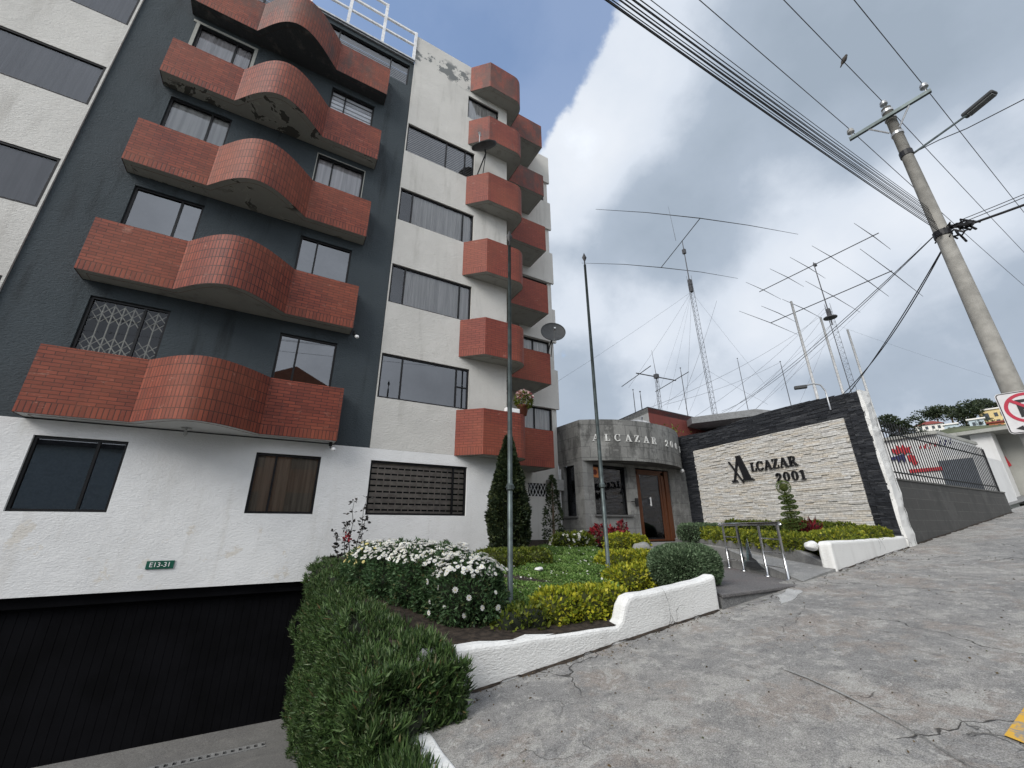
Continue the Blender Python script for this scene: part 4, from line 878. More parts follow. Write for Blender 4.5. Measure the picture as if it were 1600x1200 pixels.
tag(npmesh('grass', V, F, M['lf_grass']), 'dense bright green clover lawn between the hedges', 'grass', kind='stuff')
gridsheet('lawn_base', 2.4, 8.4, 4.7, 10.2, 20, 20, lambda x, y: zg(y)+.012 if inpoly(np.array([[x, y]]), LAWN)[0] else zg(y)-.06, M['soil'])
def daisies(P, N, r, parent, mat, name='flowers', petals=9):
    Vs = []; Fs = []; k = 0; P = np.asarray(P); N = unit(np.asarray(N)); n = len(P)
    a = unit(np.cross(N, rng.normal(size=N.shape))); b = np.cross(N, a); rr = r*(.75+.5*rng.random(n))[:, None]
    for i in range(petals):
        q = 2*math.pi*i/petals; d = a*math.cos(q)+b*math.sin(q); e = -a*math.sin(q)+b*math.cos(q); w = rr*.30
        quad = np.stack([P, P+d*rr*.65+e*w+N*.004, P+d*rr*1.0+N*.001, P+d*rr*.65-e*w+N*.004], 1).reshape(-1, 3); Vs.append(quad); Fs.append(np.arange(n*4).reshape(-1, 4)+k); k += n*4
    o = npmesh(name, np.concatenate(Vs), np.concatenate(Fs), mat, parent)
    q = np.stack([P+a*rr*.24+N*.008, P+b*rr*.24+N*.008, P-a*rr*.24+N*.008, P-b*rr*.24+N*.008], 1).reshape(-1, 3)
    o['kind'] = 'stuff'; npmesh('flower_eyes', q, np.arange(n*4).reshape(-1, 4), M['petal_y'], parent)['kind'] = 'stuff'; return o
idx = rng.choice(len(P3), 130, replace=False); dl = P3[idx]+np.array([0, 0, .08])
lf = thing('lawn_daisies', 'scattered tiny white daisies growing in the lawn', 'flowers', (5, 7, -.75)); lf['kind'] = 'stuff'
daisies(dl, rng.normal(size=dl.shape)*.3+np.array([0, -.3, 1]), .017, lf, M['petal'])
# daisy bush
dparts = [((2.20, 5.00, -.76), (.44, .46, .42)), ((2.12, 5.38, -.68), (.44, .4, .42)), ((1.95, 5.75, -.64), (.47, .5, .42)), ((1.72, 6.25, -.60), (.44, .5, .38)), ((1.50, 6.8, -.60), (.36, .5, .36)), ((1.38, 7.15, -.60), (.26, .4, .30))]
db = bush('daisy_bush', dparts, 'large dark green bush covered on top with white daisies', 'flowering bush', M['lf_daisy'], M['core'], L=.055, W=.011, dens=3400, spread=.8, amp=.07, e=.85)
def on_top(parts, n, zmin, jit=.02):
    Ps = []; Ns = []
    for c, r in parts:
        P, N = shell(n, c, (r[0]*1.04, r[1]*1.04, r[2]*1.08), .85, zmin, jit); P = P+N*lump(P, .06, 10)[:, None]; Ps.append(P); Ns.append(N)
    return np.concatenate(Ps), np.concatenate(Ns)
Pd, Nd = on_top(dparts[:5], 900, .46, .06); daisies(Pd+np.array([0, 0, .03]), Nd+rng.normal(size=Nd.shape)*.25+np.array([0, -.3, .6]), .026, db, M['petal'])
Pd, Nd = on_top(dparts[:1], 34, -.3); daisies(Pd+Nd*.03, Nd+rng.normal(size=Nd.shape)*.3, .032, db, M['petal'])
Pd, Nd = on_top(dparts[4:], 90, .3); daisies(Pd+Nd*.02, Nd+np.array([0, -.3, .3]), .028, db, M['petal_y'])
# succulent bank beside the driveway
def bank_pt(y, s):
    if y > 3.72: xm, tp = 1.36+.22*math.exp(-((y-3.9)/1.0)**2)-.05*max(0, y-7), zg(max(y, 4.1))-.04
    else: xm, tp = 1.10, -1.50
    xl = .86+.03*math.sin(y*2.3)-.04*max(0, y-8); b = dz(y)
    if y < 3.72: xl = .80
    pts = [(xl+.02, b), (xl, b+.55*(tp-b)), (xl+.03, tp-.16), (xl+.15, tp-.02), (xm, tp+.02)]
    ln = [math.dist(p, q) for p, q in zip(pts[:-1], pts[1:])]; T = sum(ln)*s
    for p, q, l in zip(pts[:-1], pts[1:], ln):
        if T <= l or q == pts[-1]:
            k = min(1, T/l); x = p[0]+(q[0]-p[0])*k; z = p[1]+(q[1]-p[1])*k; n = Vector((-(q[1]-p[1]), 0, q[0]-p[0])).normalized(); return Vector((x, y, z)), n
        T -= l
bk = MB(); ys = [2.3+.25*i for i in range(30)]
for ya, yb in zip(ys[:-1], ys[1:]):
    for i in range(14):
        q = [bank_pt(ya, i/14)[0], bank_pt(ya, (i+1)/14)[0], bank_pt(yb, (i+1)/14)[0], bank_pt(yb, i/14)[0]]; bk.face([p-Vector((0, 0, .03))+Vector((.03, 0, 0)) for p in q][::-1])
bk.face([(.9, 3.74, -1.9), (1.62, 3.80, -1.6), (1.60, 3.82, -1.10), (.92, 3.74, -1.12)])
sb = bk.build('bank_soil', M['core'])
tag(sb, kind='structure')
base = []; nor = []
for _ in range(10500):
    y = 2.35+7.15*random.random()**1.5; p, n = bank_pt(y, random.random()); n = (n+Vector((0, -.25, 0))).normalized(); base.append(p+n*(.035*math.sin(p.y*9)*math.sin(p.z*11+p.x*8)+.13*max(0, math.sin(p.y*3.7+p.z*2.1+p.x*3)*math.sin(p.z*5.3-p.y*1.9+p.x*4))+.05*math.sin(p.y*6.1+p.x*5)*math.sin(p.z*4.7+p.y*2))); nor.append(n)
for _ in range(1000):                            # the front end spilling over the wall corner
    xx = random.uniform(.80, 1.66); p = Vector((xx, 3.72+random.uniform(-.06, .03), random.uniform(-1.62 if xx > 1.14 else -2.3, -1.06))); base.append(p); nor.append(Vector((.1, -1, .25)).normalized())
for _ in range(420):
    base.append(Vector((random.uniform(.84, 1.12), random.uniform(3.50, 3.80), random.uniform(-1.60, -1.34)))); nor.append(Vector((random.uniform(-.3, .5), -.6, .9)).normalized())
for _ in range(900):
    y = random.uniform(3.1, 3.74); p, n = bank_pt(min(y, 3.71), random.random()); base.append(p+Vector((random.uniform(-.02, .12), 0, 0))); nor.append((n+Vector((0, -.4, .2))).normalized())
base = np.array(base); nor = np.array(nor); nb = 8; Bp = np.repeat(base, nb, 0); Nn = np.repeat(unit(nor+np.array([0, 0, .75])), nb, 0)
Dr = Nn*np.repeat(.5+.9*rng.random((len(base), 1)), nb, 0)+rng.normal(size=Bp.shape)*.55; V, F = blades(Bp+rng.normal(size=Bp.shape)*.010, Dr, (.045+.05*rng.random(len(Bp)))*np.repeat(.7+.75*rng.random(len(base))**2, nb), .0055+.0035*rng.random(len(Bp)), -.15)
tag(npmesh('succulent_ground_cover', V, F, M['lf_succ']), 'thick dark green succulent ground cover hanging down the bank beside the driveway', 'ground cover', kind='stuff')
# conifers
def cone_tree(name, label, x, y, z0, z1, r, mat, n, gap=0., L=.09, W=.03, flat=.25):
    t = thing(name, label, 'tree', (x, y, z0)); u = rng.random(n)**.85; th = rng.random(n)*2*math.pi
    prof = np.minimum(1, .80+.5*u)*np.where(u > flat, (1-((u-flat)/(1-flat))**1.45), 1)
    rad = r*prof*(1-.18*rng.random(n)**2)*(1+.10*np.sin(th*5+u*17)+.09*np.sin(th*3-u*23))+.015
    if gap: k = np.sin(th*2+u*19)+np.sin(u*37+th)+rng.normal(size=n)*.5 > -gap; u, th, rad = u[k], th[k], rad[k]; n = len(u)
    P = np.stack([x+rad*np.cos(th), y+rad*np.sin(th), z0+(z1-z0)*u], 1); N = np.stack([np.cos(th), np.sin(th), .55+0*u], 1)
    V, F = blades(P, N+rng.normal(size=P.shape)*.55, L*(.6+.8*rng.random(n)), W*(.6+.8*rng.random(n))); npmesh('crown', V, F, mat, t)
    m = MB(); m.tube([(x, y, z0-.15), (x, y, z0+(z1-z0)*.9)], [.05, .012], 8); m.build('trunk', M['bark'], t)
    if not gap:
        m = MB(); m.lathe((x, y, z0), [(r*.80*min(1, .80+.5*q)*((1-((q-flat)/(1-flat))**1.45) if q > flat else 1)+.004, (z1-z0)*q*.97) for q in [i/14 for i in range(15)]], 16); m.build('crown_core', M['core'], t)  # solid dark core closing the crown
    return t
cone_tree('cypress_tree', 'dense dark conical cypress standing behind the nearer flagpole', 4.66, 8.35, -.62, 2.08, .44, M['lf_dark'], 15000, L=.08, W=.026)
cone_tree('cypress_tree', 'thin sparse young cypress at the corner of the lodge', 7.02, 9.95, -.48, 1.46, .30, M['lf_dark'], 2600, .15, L=.08, W=.022, flat=.1)
# hedges
def hedge(label, px, Y, depth, mat, core, cat='hedge', e=.55, zadd=0, **k):
    cx, cz, rx, rz_ = span(*px, Y); parts = []; n = max(1, round(rx/max(depth, rz_)*1.1)); 
    for i in range(n):
        f = (i+.5)/n*2-1; parts.append(((cx+f*rx*(1-.5/n), Y+random.uniform(-.05, .05), cz+random.uniform(-.02, .02)+zadd), (rx/n*1.25, depth, rz_*random.uniform(.94, 1.05))))
    return bush('hedge', parts, label, cat, mat, core, 'low hedges of the garden', e=e, **k)
hedge('olive green hedge running behind the nearer flagpole below the cypress', (738, 858, 858, 902), 7.6, .30, M['lf_lime'], M['core_light'], L=.05, W=.016, dens=1900, amp=.02)
hedge('bright yellow hedge along the front wall, in front of the lawn', (838, 972, 922, 992), 4.58, .26, M['lf_yellow'], M['core_light'], L=.055, W=.018, dens=1900, amp=.05)
hedge('sparse olive hedge at the foot of the nearer flagpole', (775, 852, 952, 1000), 4.50, .20, M['lf_lime'], M['core'], L=.055, W=.015, dens=1100, amp=.05)
hedge('yellow hedge lump right of the farther flagpole, below the lodge window', (946, 1028, 862, 902), 6.9, .42, M['lf_yellow'], M['core_light'], L=.055, W=.018, dens=1900, amp=.05)
hedge('yellow hedge lump touching the clipped round shrub', (958, 1056, 884, 932), 5.55, .36, M['lf_yellow'], M['core_light'], L=.055, W=.018, dens=1900, amp=.05)
hedge('small yellow hedge by the lodge door', (952, 1004, 836, 872), 8.2, .35, M['lf_yellow'], M['core_light'], L=.055, W=.02, dens=1700, amp=.04)
cx, cz, rx, rz_ = span(1020, 1113, 849, 922, 4.95)
bush('clipped_shrub', [((cx+.02, 4.95, cz), (rx*.80, rx*.62, rz_*.94))], 'large clipped round blue-green shrub behind the white planter wall', 'shrub', M['lf_clip'], M['core'], L=.045, W=.010, dens=9000, e=.72, spread=.5, amp=.015)
cx, cz, rx, rz_ = span(915, 985, 816, 856, 9.6)
bush('red_shrub', [((cx-.25, 9.6, cz-.03), (rx*.52, .26, rz_*.72)), ((cx+.32, 9.6, cz-.08), (rx*.52, .26, rz_*.58)), ((cx+.55, 9.6, cz+.18), (.12, .12, .18))], 'bright red leafy shrub under the lodge window', 'shrub', M['lf_red'], M['bark'], L=.10, W=.035, dens=420, e=1, spread=.8, amp=.08)
fl = bush('flowering_bush', [((7.05, 9.5, -.36), (.34, .3, .2)), ((7.6, 9.5, -.34), (.34, .3, .19))], 'low leafy bush with white flowers at the foot of the thin cypress', 'flowering bush', M['lf_lime'], M['core'], L=.10, W=.03, dens=700, spread=.7)
Pd, Nd = on_top([((7.05, 9.5, -.36), (.36, .32, .22)), ((7.6, 9.5, -.34), (.36, .32, .21))], 22, -.1); daisies(Pd+Nd*.03, Nd+rng.normal(size=Nd.shape)*.3, .055, fl, M['petal'], petals=6)
# rose at the left of the daisy bush
t = thing('rose_bush', 'spindly dark rose bush against the white wall under the striped window', 'shrub', (1.45, 8.7, -.6)); Vs = []; m = MB(); lp_ = []
for x, y, h, dx in ((1.50, 8.7, 1.22, .10), (1.40, 8.75, 1.15, -.02), (1.22, 8.7, .55, -.12), (1.55, 8.65, .8, .05), (1.32, 8.7, .75, -.03)):
    pts = [Vector((x+dx*(k/6)+.02*math.sin(k*2.1+x*9), y, -.62+h*k/6)) for k in range(7)]; m.tube(pts, [.010-.0011*k for k in range(7)], 5)
    for k in range(2, 7): lp_ += [pts[k]]*7
m.build('stem', M['lf_rose'], t); lp_ = np.array([tuple(p) for p in lp_]); Dr = rng.normal(size=lp_.shape)*np.array([1, 1, .5]); V, F = blades(lp_+rng.normal(size=lp_.shape)*.03, Dr, .09, .026); npmesh('foliage', V, F, M['lf_rose'], t)
Pp = np.array([(1.30, 8.6, -.13)])+rng.normal(size=(26, 3))*.045; V, F = blades(Pp, rng.normal(size=Pp.shape), .06, .024); npmesh('flowers', V, F, M['lf_red'], t)
# right-hand planter
hedge('clipped dark hedge ball against the lodge pillar', (1068, 1126, 819, 846), 8.9, .32, M['lf_clip'], M['core'], L=.05, W=.014, dens=2400, amp=.02)
def row(label, a, b, w, h, mat, core, **k):
    a = Vector(a); b = Vector(b); n = max(2, round((b-a).length/.55)); parts = []
    for i in range(n):
        p = a.lerp(b, (i+.5)/n); parts.append(((p.x, p.y+random.uniform(-.03, .03), p.z+random.uniform(-.02, .02)), (w*1.15, max(w, (b-a).length/n*.66), h*random.uniform(.93, 1.08))))
    return bush('hedge', parts, label, 'hedge', mat, core, 'low hedges of the garden', **k)
row('long yellow-green hedge along the curved grey edging wall', (9.65, 4.62, -.33), (12.2, 9.2, -.19), .25, .18, M['lf_mix'], M['core_light'], L=.055, W=.018, dens=1700, amp=.04)
row('yellow-green hedge behind the short white planter wall', (9.75, 4.5, -.31), (12.2, 4.5, -.17), .3, .20, M['lf_mix'], M['core_light'], L=.055, W=.018, dens=1700, amp=.04, e=.7)
row('darker olive hedge at the foot of the pale stone panel', (12.25, 4.9, -.12), (12.95, 8.6, -.02), .22, .22, M['lf_lime'], M['core'], L=.06, W=.02, dens=1300, amp=.04)
SX, SY = 11.30, 5.72
t = thing('spiral_topiary', 'small spiral-clipped topiary conifer in front of the pale stone panel', 'topiary', (SX, SY, -.35)); Vs = []; Fs = []; k = 0; cm = MB()
tiers = [(-.22, .21, .12), (.03, .235, .060), (.19, .215, .048), (.34, .195, .045), (.48, .175, .042), (.61, .155, .040), (.745, .16, .05), (.96, .15, .16)]
for i, (z, r, h) in enumerate(tiers):
    sh = .035*math.sin(i*1.7); P, N = shell(1300, (SX+sh-.02*i*.6, SY, z), (r, r, h), .9, -1, .06)
    if i < 7: P[:, 2] += (P[:, 0]-SX)*.22
    V, F = blades(P, N+rng.normal(size=P.shape)*.75+np.array([0, 0, .1]), .024, .007); Vs.append(V); Fs.append(F+k); k += len(V); cm.mesh(*core_shape((SX+sh-.02*i*.6, SY, z), (r, r, h), .9, .62))
npmesh('foliage', np.concatenate(Vs), np.concatenate(Fs), M['lf_topiary'], t); cm.tube([(SX, SY, -.45), (SX-.1, SY, 1.0)], .02, 6); cm.build('foliage_core', M['core_light'], t, True)
t = thing('red_cordyline', 'spiky crimson plant beside the spiral topiary', 'plant', (11.75, 5.75, -.35)); P = np.array([(11.72, 5.7, -.10)])+rng.normal(size=(190, 3))*np.array([.16, .12, .09]); Dr = (P-np.array([11.72, 5.7, -.35]))*2+rng.normal(size=P.shape)*.35; V, F = blades(P, Dr, .24, .02, .03); npmesh('foliage', V, F, M['lf_red'], t)
m = MB(); m.tube([(11.72, 5.7, -.45), (11.72, 5.7, -.05)], .03, 6); m.build('stem', M['bark'], t)
# stones
def stone(label, c, r, mat, squash=.6):
    bm = bmesh.new(); bmesh.ops.create_icosphere(bm, subdivisions=3, radius=1)
    for v in bm.verts:
        p = v.co; v.co = Vector((p.x*r[0], p.y*r[1], p.z*r[2]))*(1+.10*math.sin(p.x*3+c[0]*7)*math.sin(p.y*2.6+1)+.05*math.sin(p.z*6+p.x*4))
    me = bpy.data.meshes.new('boulder'); bm.to_mesh(me); bm.free(); me.materials.append(mat); me.polygons.foreach_set('use_smooth', [True]*len(me.polygons)); o = bpy.data.objects.new('boulder', me); col.objects.link(o); o.location = c; return tag(o, label, 'stone', 'garden stones')
stone('white painted boulder at the left end of the short white planter wall', (9.02, 4.34, -.33), (.15, .12, .085), M['rock'])
stone('white painted stone at the foot of the black sign wall', (12.25, 4.38, -.12), (.17, .12, .08), M['rock'])
stone('pale flat stone on the lawn by the olive hedge', tuple(atZ(842, 889, -.70)), (.085, .07, .035), M['rock'])
stone('grey rock half hidden in the yellow hedge by the lodge door', tuple(atY(1003, 858, 7.6)), (.26, .2, .17), M['rock_grey'])

# ------------------------------------------------------------------ flagpoles
def flagpole(name, label, x, y, z0, z1, r, mat, grp, finial=True, joint=None):
    t = thing(name, label, 'flagpole', (x, y, z0), grp); m = MB(); m.tube([(x, y, z0-.1), (x, y, z0+2.2), (x, y, z1)], [r, r, r*.72], 14); m.build('shaft', mat, t, True)
    if joint:
        m = MB(); m.lathe((x, y, joint), [(r, -.05), (r*1.5, -.03), (r*1.5, .03), (r*.9, .06)], 14); m.tube([(x-r*1.9, y-.01, joint), (x+r*1.9, y-.01, joint)], .012, 6); m.build('cleat', mat, t)
    if finial:
        m = MB(); h = .14; w_ = .055; c = Vector((x, y, z1+.2)); a = Vector((.87, -.5, 0))*w_; b = Vector((.5, .87, 0))*.02
        m.mesh([c+Vector((0, 0, h)), c+Vector((0, 0, -h)), c+a, c-a, c+b, c-b], [(0, 2, 4), (0, 4, 3), (0, 3, 5), (0, 5, 2), (1, 4, 2), (1, 3, 4), (1, 5, 3), (1, 2, 5)]); m.tube([(x, y, z1-.02), (x, y, z1+.1)], .014, 6); m.build('finial', M['iron'], t)
    return t
G1 = 'grey flagpoles in the front garden'
flagpole('flagpole', 'tall grey flagpole rising in front of the corner balconies', 2.92, 5.19, -.95, 4.78, .037, M['galv'], G1, True, .56)
flagpole('flagpole', 'tall grey flagpole in the lawn before the lodge window', 5.43, 6.04, -.87, 5.82, .038, M['galv'], G1, True, .77)
for (px, py, qx, qy, lb) in ((1277, 620, 1236, 471, 'white pole behind the sign wall, tallest and leftmost of three'), (1313, 612, 1282, 496, 'white pole behind the sign wall, middle of three'), (1371, 655, 1324, 515, 'white pole behind the sign wall, nearest the iron fence')):
    a = atY(px, py, 9.); b = atY(qx, qy, 9.); flagpole('flagpole', lb, b.x, 9., gz(b.x), b.z, .075, M['white_paint'], 'white poles behind the sign wall', False)

# ------------------------------------------------------------------ utility pole, lamp, sign, wires
PX, PY, PT = 9.92, 1.32, 8.35
up_ = thing('utility_pole', 'tapered concrete utility pole with a steel crossarm and insulators', 'utility pole', (PX, PY, gz(PX)))
m = MB(); m.tube([(PX, PY, gz(PX)-.3), (PX, PY, 2), (PX, PY, 5), (PX, PY, PT)], [.148, .130, .106, .080], 20); m.build('shaft', M['pole'], up_, True)
zA = 8.0; A0 = Vector((9.76, 1.96, zA)); A1 = Vector((9.90, .67, zA)); ad = (A1-A0).normalized()
m = MB(); m.obox((A0+A1)/2+Vector((-.09, 0, 0)), ad*(.5*(A1-A0).length), Vector((.03, .005, 0)), Vector((0, 0, .035))); m.build('crossarm', M['galv'], up_)
m = MB(); mid = (A0+A1)/2+Vector((-.09, 0, 0))
for s in (-1, 1): m.tube([mid+ad*s*.33+Vector((0, 0, -.02)), mid+Vector((.02, 0, -.38))+ad*s*.08], .016, 6)
m.lathe((PX, PY, zA-.42), [(.08, 0), (.1, 0), (.1, .06), (.08, .06)], 16); m.lathe((PX, PY, zA+.02), [(.08, 0), (.098, 0), (.098, .07), (.08, .07)], 16); m.lathe((PX, PY, zA+.22), [(.07, 0), (.095, 0), (.095, .06), (.07, .06)], 16); m.build('brace', M['alu'], up_)
INS = [A0+ad*.06+Vector((-.09, 0, .05)), Vector((PX-.03, PY, PT)), A1-ad*.06+Vector((-.09, 0, .05))]
for p in INS:
    m = MB(); m.lathe(p, [(.012, 0), (.012, .08), (.062, .09), (.066, .115), (.045, .135), (.06, .15), (.05, .18), (.028, .2), (.02, .21)], 14); m.build('insulator', M['plastic'] if p is INS[0] else M['alu'], up_, True)
m = MB(); m.lathe((PX, PY, 7.0), [(.085, 0), (.105, 0), (.105, .12), (.085, .12)], 16); m.build('clamp', M['iron'], up_)
m = MB(); m.lathe((PX, PY, 5.02), [(.10, 0), (.125, 0), (.125, .12), (.10, .12)], 16); m.build('clamp', M['iron'], up_)
sl = thing('street_lamp', 'flat street lamp on a slanted arm fixed to the utility pole', 'street lamp', (PX, PY, 7.06)); L0 = atZ(1506, 184, 7.86); L1 = atZ(1556, 143, 7.92); ld = (L1-L0).normalized(); sd = ld.cross(Vector((0, 0, 1))).normalized(); uu = sd.cross(ld)
m = MB(); m.tube([Vector((PX+.1, PY-.06, 7.06)), L0+ld*.08], .022, 8); m.build('arm', M['galv'], sl)
m = MB(); Lh = (L1-L0).length; m.obox((L0+L1)/2+uu*.02, ld*(Lh*.5), sd*.09, uu*.045); m.build('lamp_head', M['dish'], sl, bevel=.035, seg=3)
m = MB(); m.obox((L0+L1)/2-uu*.03+ld*.02, ld*(Lh*.40), sd*.07, uu*.012); m.build('lens', M['lamp_glass'], sl, bevel=.01)
bb = MB(); c = Vector((PX, PY, 5.1))
for i in range(22):
    q = c+Vector((random.uniform(-.08, .14), random.uniform(-.32, .05), random.uniform(-.10, .09))); bb.tube([q, q+Vector((random.uniform(-.12, .12), random.uniform(-.16, .1), random.uniform(-.10, .08))), q+Vector((random.uniform(-.2, .2), random.uniform(-.25, .1), random.uniform(-.16, .06)))], random.uniform(.008, .02), 5)
for q in ((.0, -.22, .02), (.06, -.12, .08), (-.02, -.34, -.04)): bb.obox(c+Vector(q), (.07, -.025, .015), (.015, .035, 0), (0, 0, .03))
tag(bb.build('cable_bundle', M['cable']), 'tangled black knot of cables and splice boxes strapped to the utility pole', 'cables')
def wire(label, pts, r, mat, grp=None, name='overhead_cable'):
    m = MB(); m.tube(pts, r, 5, cap=False); return tag(m.build(name, mat, smooth=True), label, 'cable', grp)
def sag(a, b, s, n=24):
    a = Vector(a); b = Vector(b); return [a.lerp(b, k/n)-Vector((0, 0, 4*s*(k/n)*(1-k/n))) for k in range(n+1)]
for i, p in enumerate(INS):
    nm = ('outer left', 'middle', 'outer right')[i]; q = p+Vector((0, 0, .2)); zl = (8.18, 8.44, 8.20)[i]
    e0 = Vector((-40, q.y+.05, q.z-3.9)); wire('thin bare power line, %s of three, running from the crossarm down the street' % nm, sag(q, e0, .25, 40), .007, M['conductor'], 'bare power lines on the crossarm', 'power_line')
    e1 = Vector((60, q.y, q.z+5.0)); wire('thin bare power line, %s of three, running uphill beyond the pole' % nm, sag(q, e1, .6, 40), .007, M['conductor'], 'bare power lines going uphill', 'power_line')
spec = [(5.22, 1.16, 3.84, .014), (5.20, 1.20, 3.90, .012), (5.24, 1.24, 3.98, .010), (5.26, 1.22, 4.05, .012), (5.22, 1.30, 4.12, .016), (5.25, 1.30, 4.2, .010), (5.28, 1.36, 4.24, .010), (5.30, 1.34, 4.32, .012), (5.30, 1.40, 4.40, .010), (5.33, 1.42, 4.50, .012), (5.42, 1.38, 4.62, .009)]
for i, (z0, y, z2, r) in enumerate(spec):
    r *= .42; z0 = 5.18+.058*i; y = 1.34+(y-1.3)*.25; x2 = 1.52+(z2-3.84)*1.01; P0 = Vector((PX-.06, PY+(y-1.3)*.2, z0-.08)); d1 = z2-P0.z; h = P0.x-x2; b_ = .0030+.0006*math.sin(i*2.7); a_ = -d1/h+b_*h
    # z(x) = z0 - a*(px-x) + b*(px-x)^2
    pts = []
    for k in range(41):
        s = 44*k/40; pts.append(Vector((P0.x-s, P0.y+(y-P0.y)*min(1, s/8), P0.z-a_*s+b_*s*s*1.0)))
    wire('black telephone cable, one of the sagging bunch from the pole down the street', pts, r, M['cable'], 'bunch of black cables down the street')
cz_ = Vector((PX+.02, PY-.3, 5.06))
wire('thick black cable crossing the street from the pole knot', sag(cz_, (PX-.2, -9, 5.6), .5), .022, M['cable'], 'cables crossing the street')
for k in (0, 1): wire('thin black cable crossing the street above the thick one', sag(cz_+Vector((.06, .05, .12+.06*k)), (PX-.3+.5*k, -9, 6.1+.25*k), .45), .007, M['cable'], 'thin cables crossing the street')
wire('wavy thin wire leaving the street lamp arm across the street', [Vector((PX, PY-.1-.35*k, 7.0-.03*k+.02*math.sin(k*2.1)-.004*k*(24-k)*.3)) for k in range(25)], .009, M['cable'])
e_ = PC+DU*.3+NW*-.1+Vector((0, 0, 3.3))
for k in (0, 1): wire('service cable dropping from the pole to the corner of the black sign wall', sag(cz_+Vector((-.12, .2, -.1)), e_+Vector((0, .12*k, .02*k)), .10+.12*k), .010, M['cable'], 'service cables to the sign wall')
rb = atY(1128, 645, 15.5)
for k in (0, 1): wire('long thin cable from the pole to the red walled house', sag(cz_+Vector((-.1, .26, .1)), rb+Vector((0, 0, .12*k)), .35+.15*k), .008, M['cable'], 'cables to the red walled house')
# bird on the middle line
bx_ = 8.12; mid_w = INS[1]+Vector((0, 0, .2)); s_ = (mid_w.x-bx_)/(mid_w.x+40); zb = mid_w.z-3.9*s_-4*.25*s_*(1-s_)
t = thing('bird', 'small dark bird perched on the middle power line', 'bird', (bx_, mid_w.y, zb)); bm_ = MB()
prof = [(.001, -.16), (.010, -.15), (.014, -.09), (.034, -.04), (.044, .01), (.038, .055), (.026, .075), (.028, .095), (.022, .115), (.006, .125), (.001, .145)]
bm_.lathe((bx_, mid_w.y, zb+.055), prof, 12, axis=(.25, -.45, .85)); bm_.build('bird_body', M['bird'], t, True)
m = MB(); m.tube([(bx_-.01, mid_w.y, zb), (bx_-.01, mid_w.y-.005, zb+.05)], .004, 4); m.tube([(bx_+.012, mid_w.y, zb), (bx_+.012, mid_w.y-.005, zb+.05)], .004, 4); m.build('leg', M['iron'], t)
# no-parking sign on the pole
US = Vector((.242, -.970, 0)); NS = Vector((-.970, -.242, 0)); SC = atY(1552, 617, 1.5); SW, SH = .56, .645; SC = SC+US*(SW/2)-Vector((0, 0, SH/2)); 
sg = thing('no_parking_sign', 'white no-parking sign with a red ring, crossed E and black arrow on the pole', 'road sign', tuple(SC))
def splate(mb, pts, d0, d1):
    n = len(pts); a = sum(pts[k][0]*pts[(k+1) % n][1]-pts[(k+1) % n][0]*pts[k][1] for k in range(n)); pts = pts if a > 0 else pts[::-1]
    A = [SC+US*x+Vector((0, 0, y)) for x, y in pts]; mb.mesh([p+NS*d0 for p in A]+[p+NS*d1 for p in A], [tuple(range(n-1, -1, -1)), tuple(range(n, 2*n))]+[(i, (i+1) % n, n+(i+1) % n, n+i) for i in range(n)])
def rrect(w_, h_, r, n=6):
    out = []
    for cx_, cy_, a0 in ((w_-r, h_-r, 0), (-w_+r, h_-r, 90), (-w_+r, -h_+r, 180), (w_-r, -h_+r, 270)):
        for k in range(n+1): a = R(a0+90*k/n); out.append((cx_+r*math.cos(a), cy_+r*math.sin(a)))
    return out
m = MB(); splate(m, rrect(SW/2, SH/2, .05), 0, .006); m.build('plate', M['sign_white'], sg)
m = MB(); o_ = rrect(SW/2-.008, SH/2-.008, .045); i_ = rrect(SW/2-.020, SH/2-.020, .035)
for k in range(len(o_)): splate(m, [o_[k], o_[(k+1) % len(o_)], i_[(k+1) % len(o_)], i_[k]], .006, .008)
m.build('border', M['iron'], sg)
m = MB(); cy_ = .055
for k in range(48):
    a, b = 2*math.pi*k/48, 2*math.pi*(k+1)/48; splate(m, [(.235*math.cos(a), cy_+.235*math.sin(a)), (.235*math.cos(b), cy_+.235*math.sin(b)), (.192*math.cos(b), cy_+.192*math.sin(b)), (.192*math.cos(a), cy_+.192*math.sin(a))], .008, .010)
splate(m, [(-.165, cy_+.125), (-.135, cy_+.155), (.165, cy_-.125), (.135, cy_-.155)], .0125, .0145); m.build('ring', M['sign_red'], sg)
m = MB()
for q in ((-.10, -.05, -.135, .135), (-.05, .11, .09, .135), (-.05, .085, -.022, .022), (-.05, .11, -.135, -.09)): splate(m, [(q[0], cy_+q[2]), (q[1], cy_+q[2]), (q[1], cy_+q[3]), (q[0], cy_+q[3])], .009, .0115)
m.build('letter', M['iron'], sg)
m = MB(); y0 = -.245
for s in (-1, 1): splate(m, [(s*.2, y0), (s*.12, y0+.04), (s*.12, y0-.04)], .009, .0115)
splate(m, [(-.12, y0-.017), (.12, y0-.017), (.12, y0+.017), (-.12, y0+.017)], .009, .0115); m.build('arrow', M['iron'], sg)
m = MB(); m.obox(SC-NS*.02+Vector((0, 0, .15)), US*.16, NS*.02, Vector((0, 0, .02))); m.obox(SC-NS*.02-Vector((0, 0, .15)), US*.16, NS*.02, Vector((0, 0, .02))); m.build('bracket', M['alu'], sg)

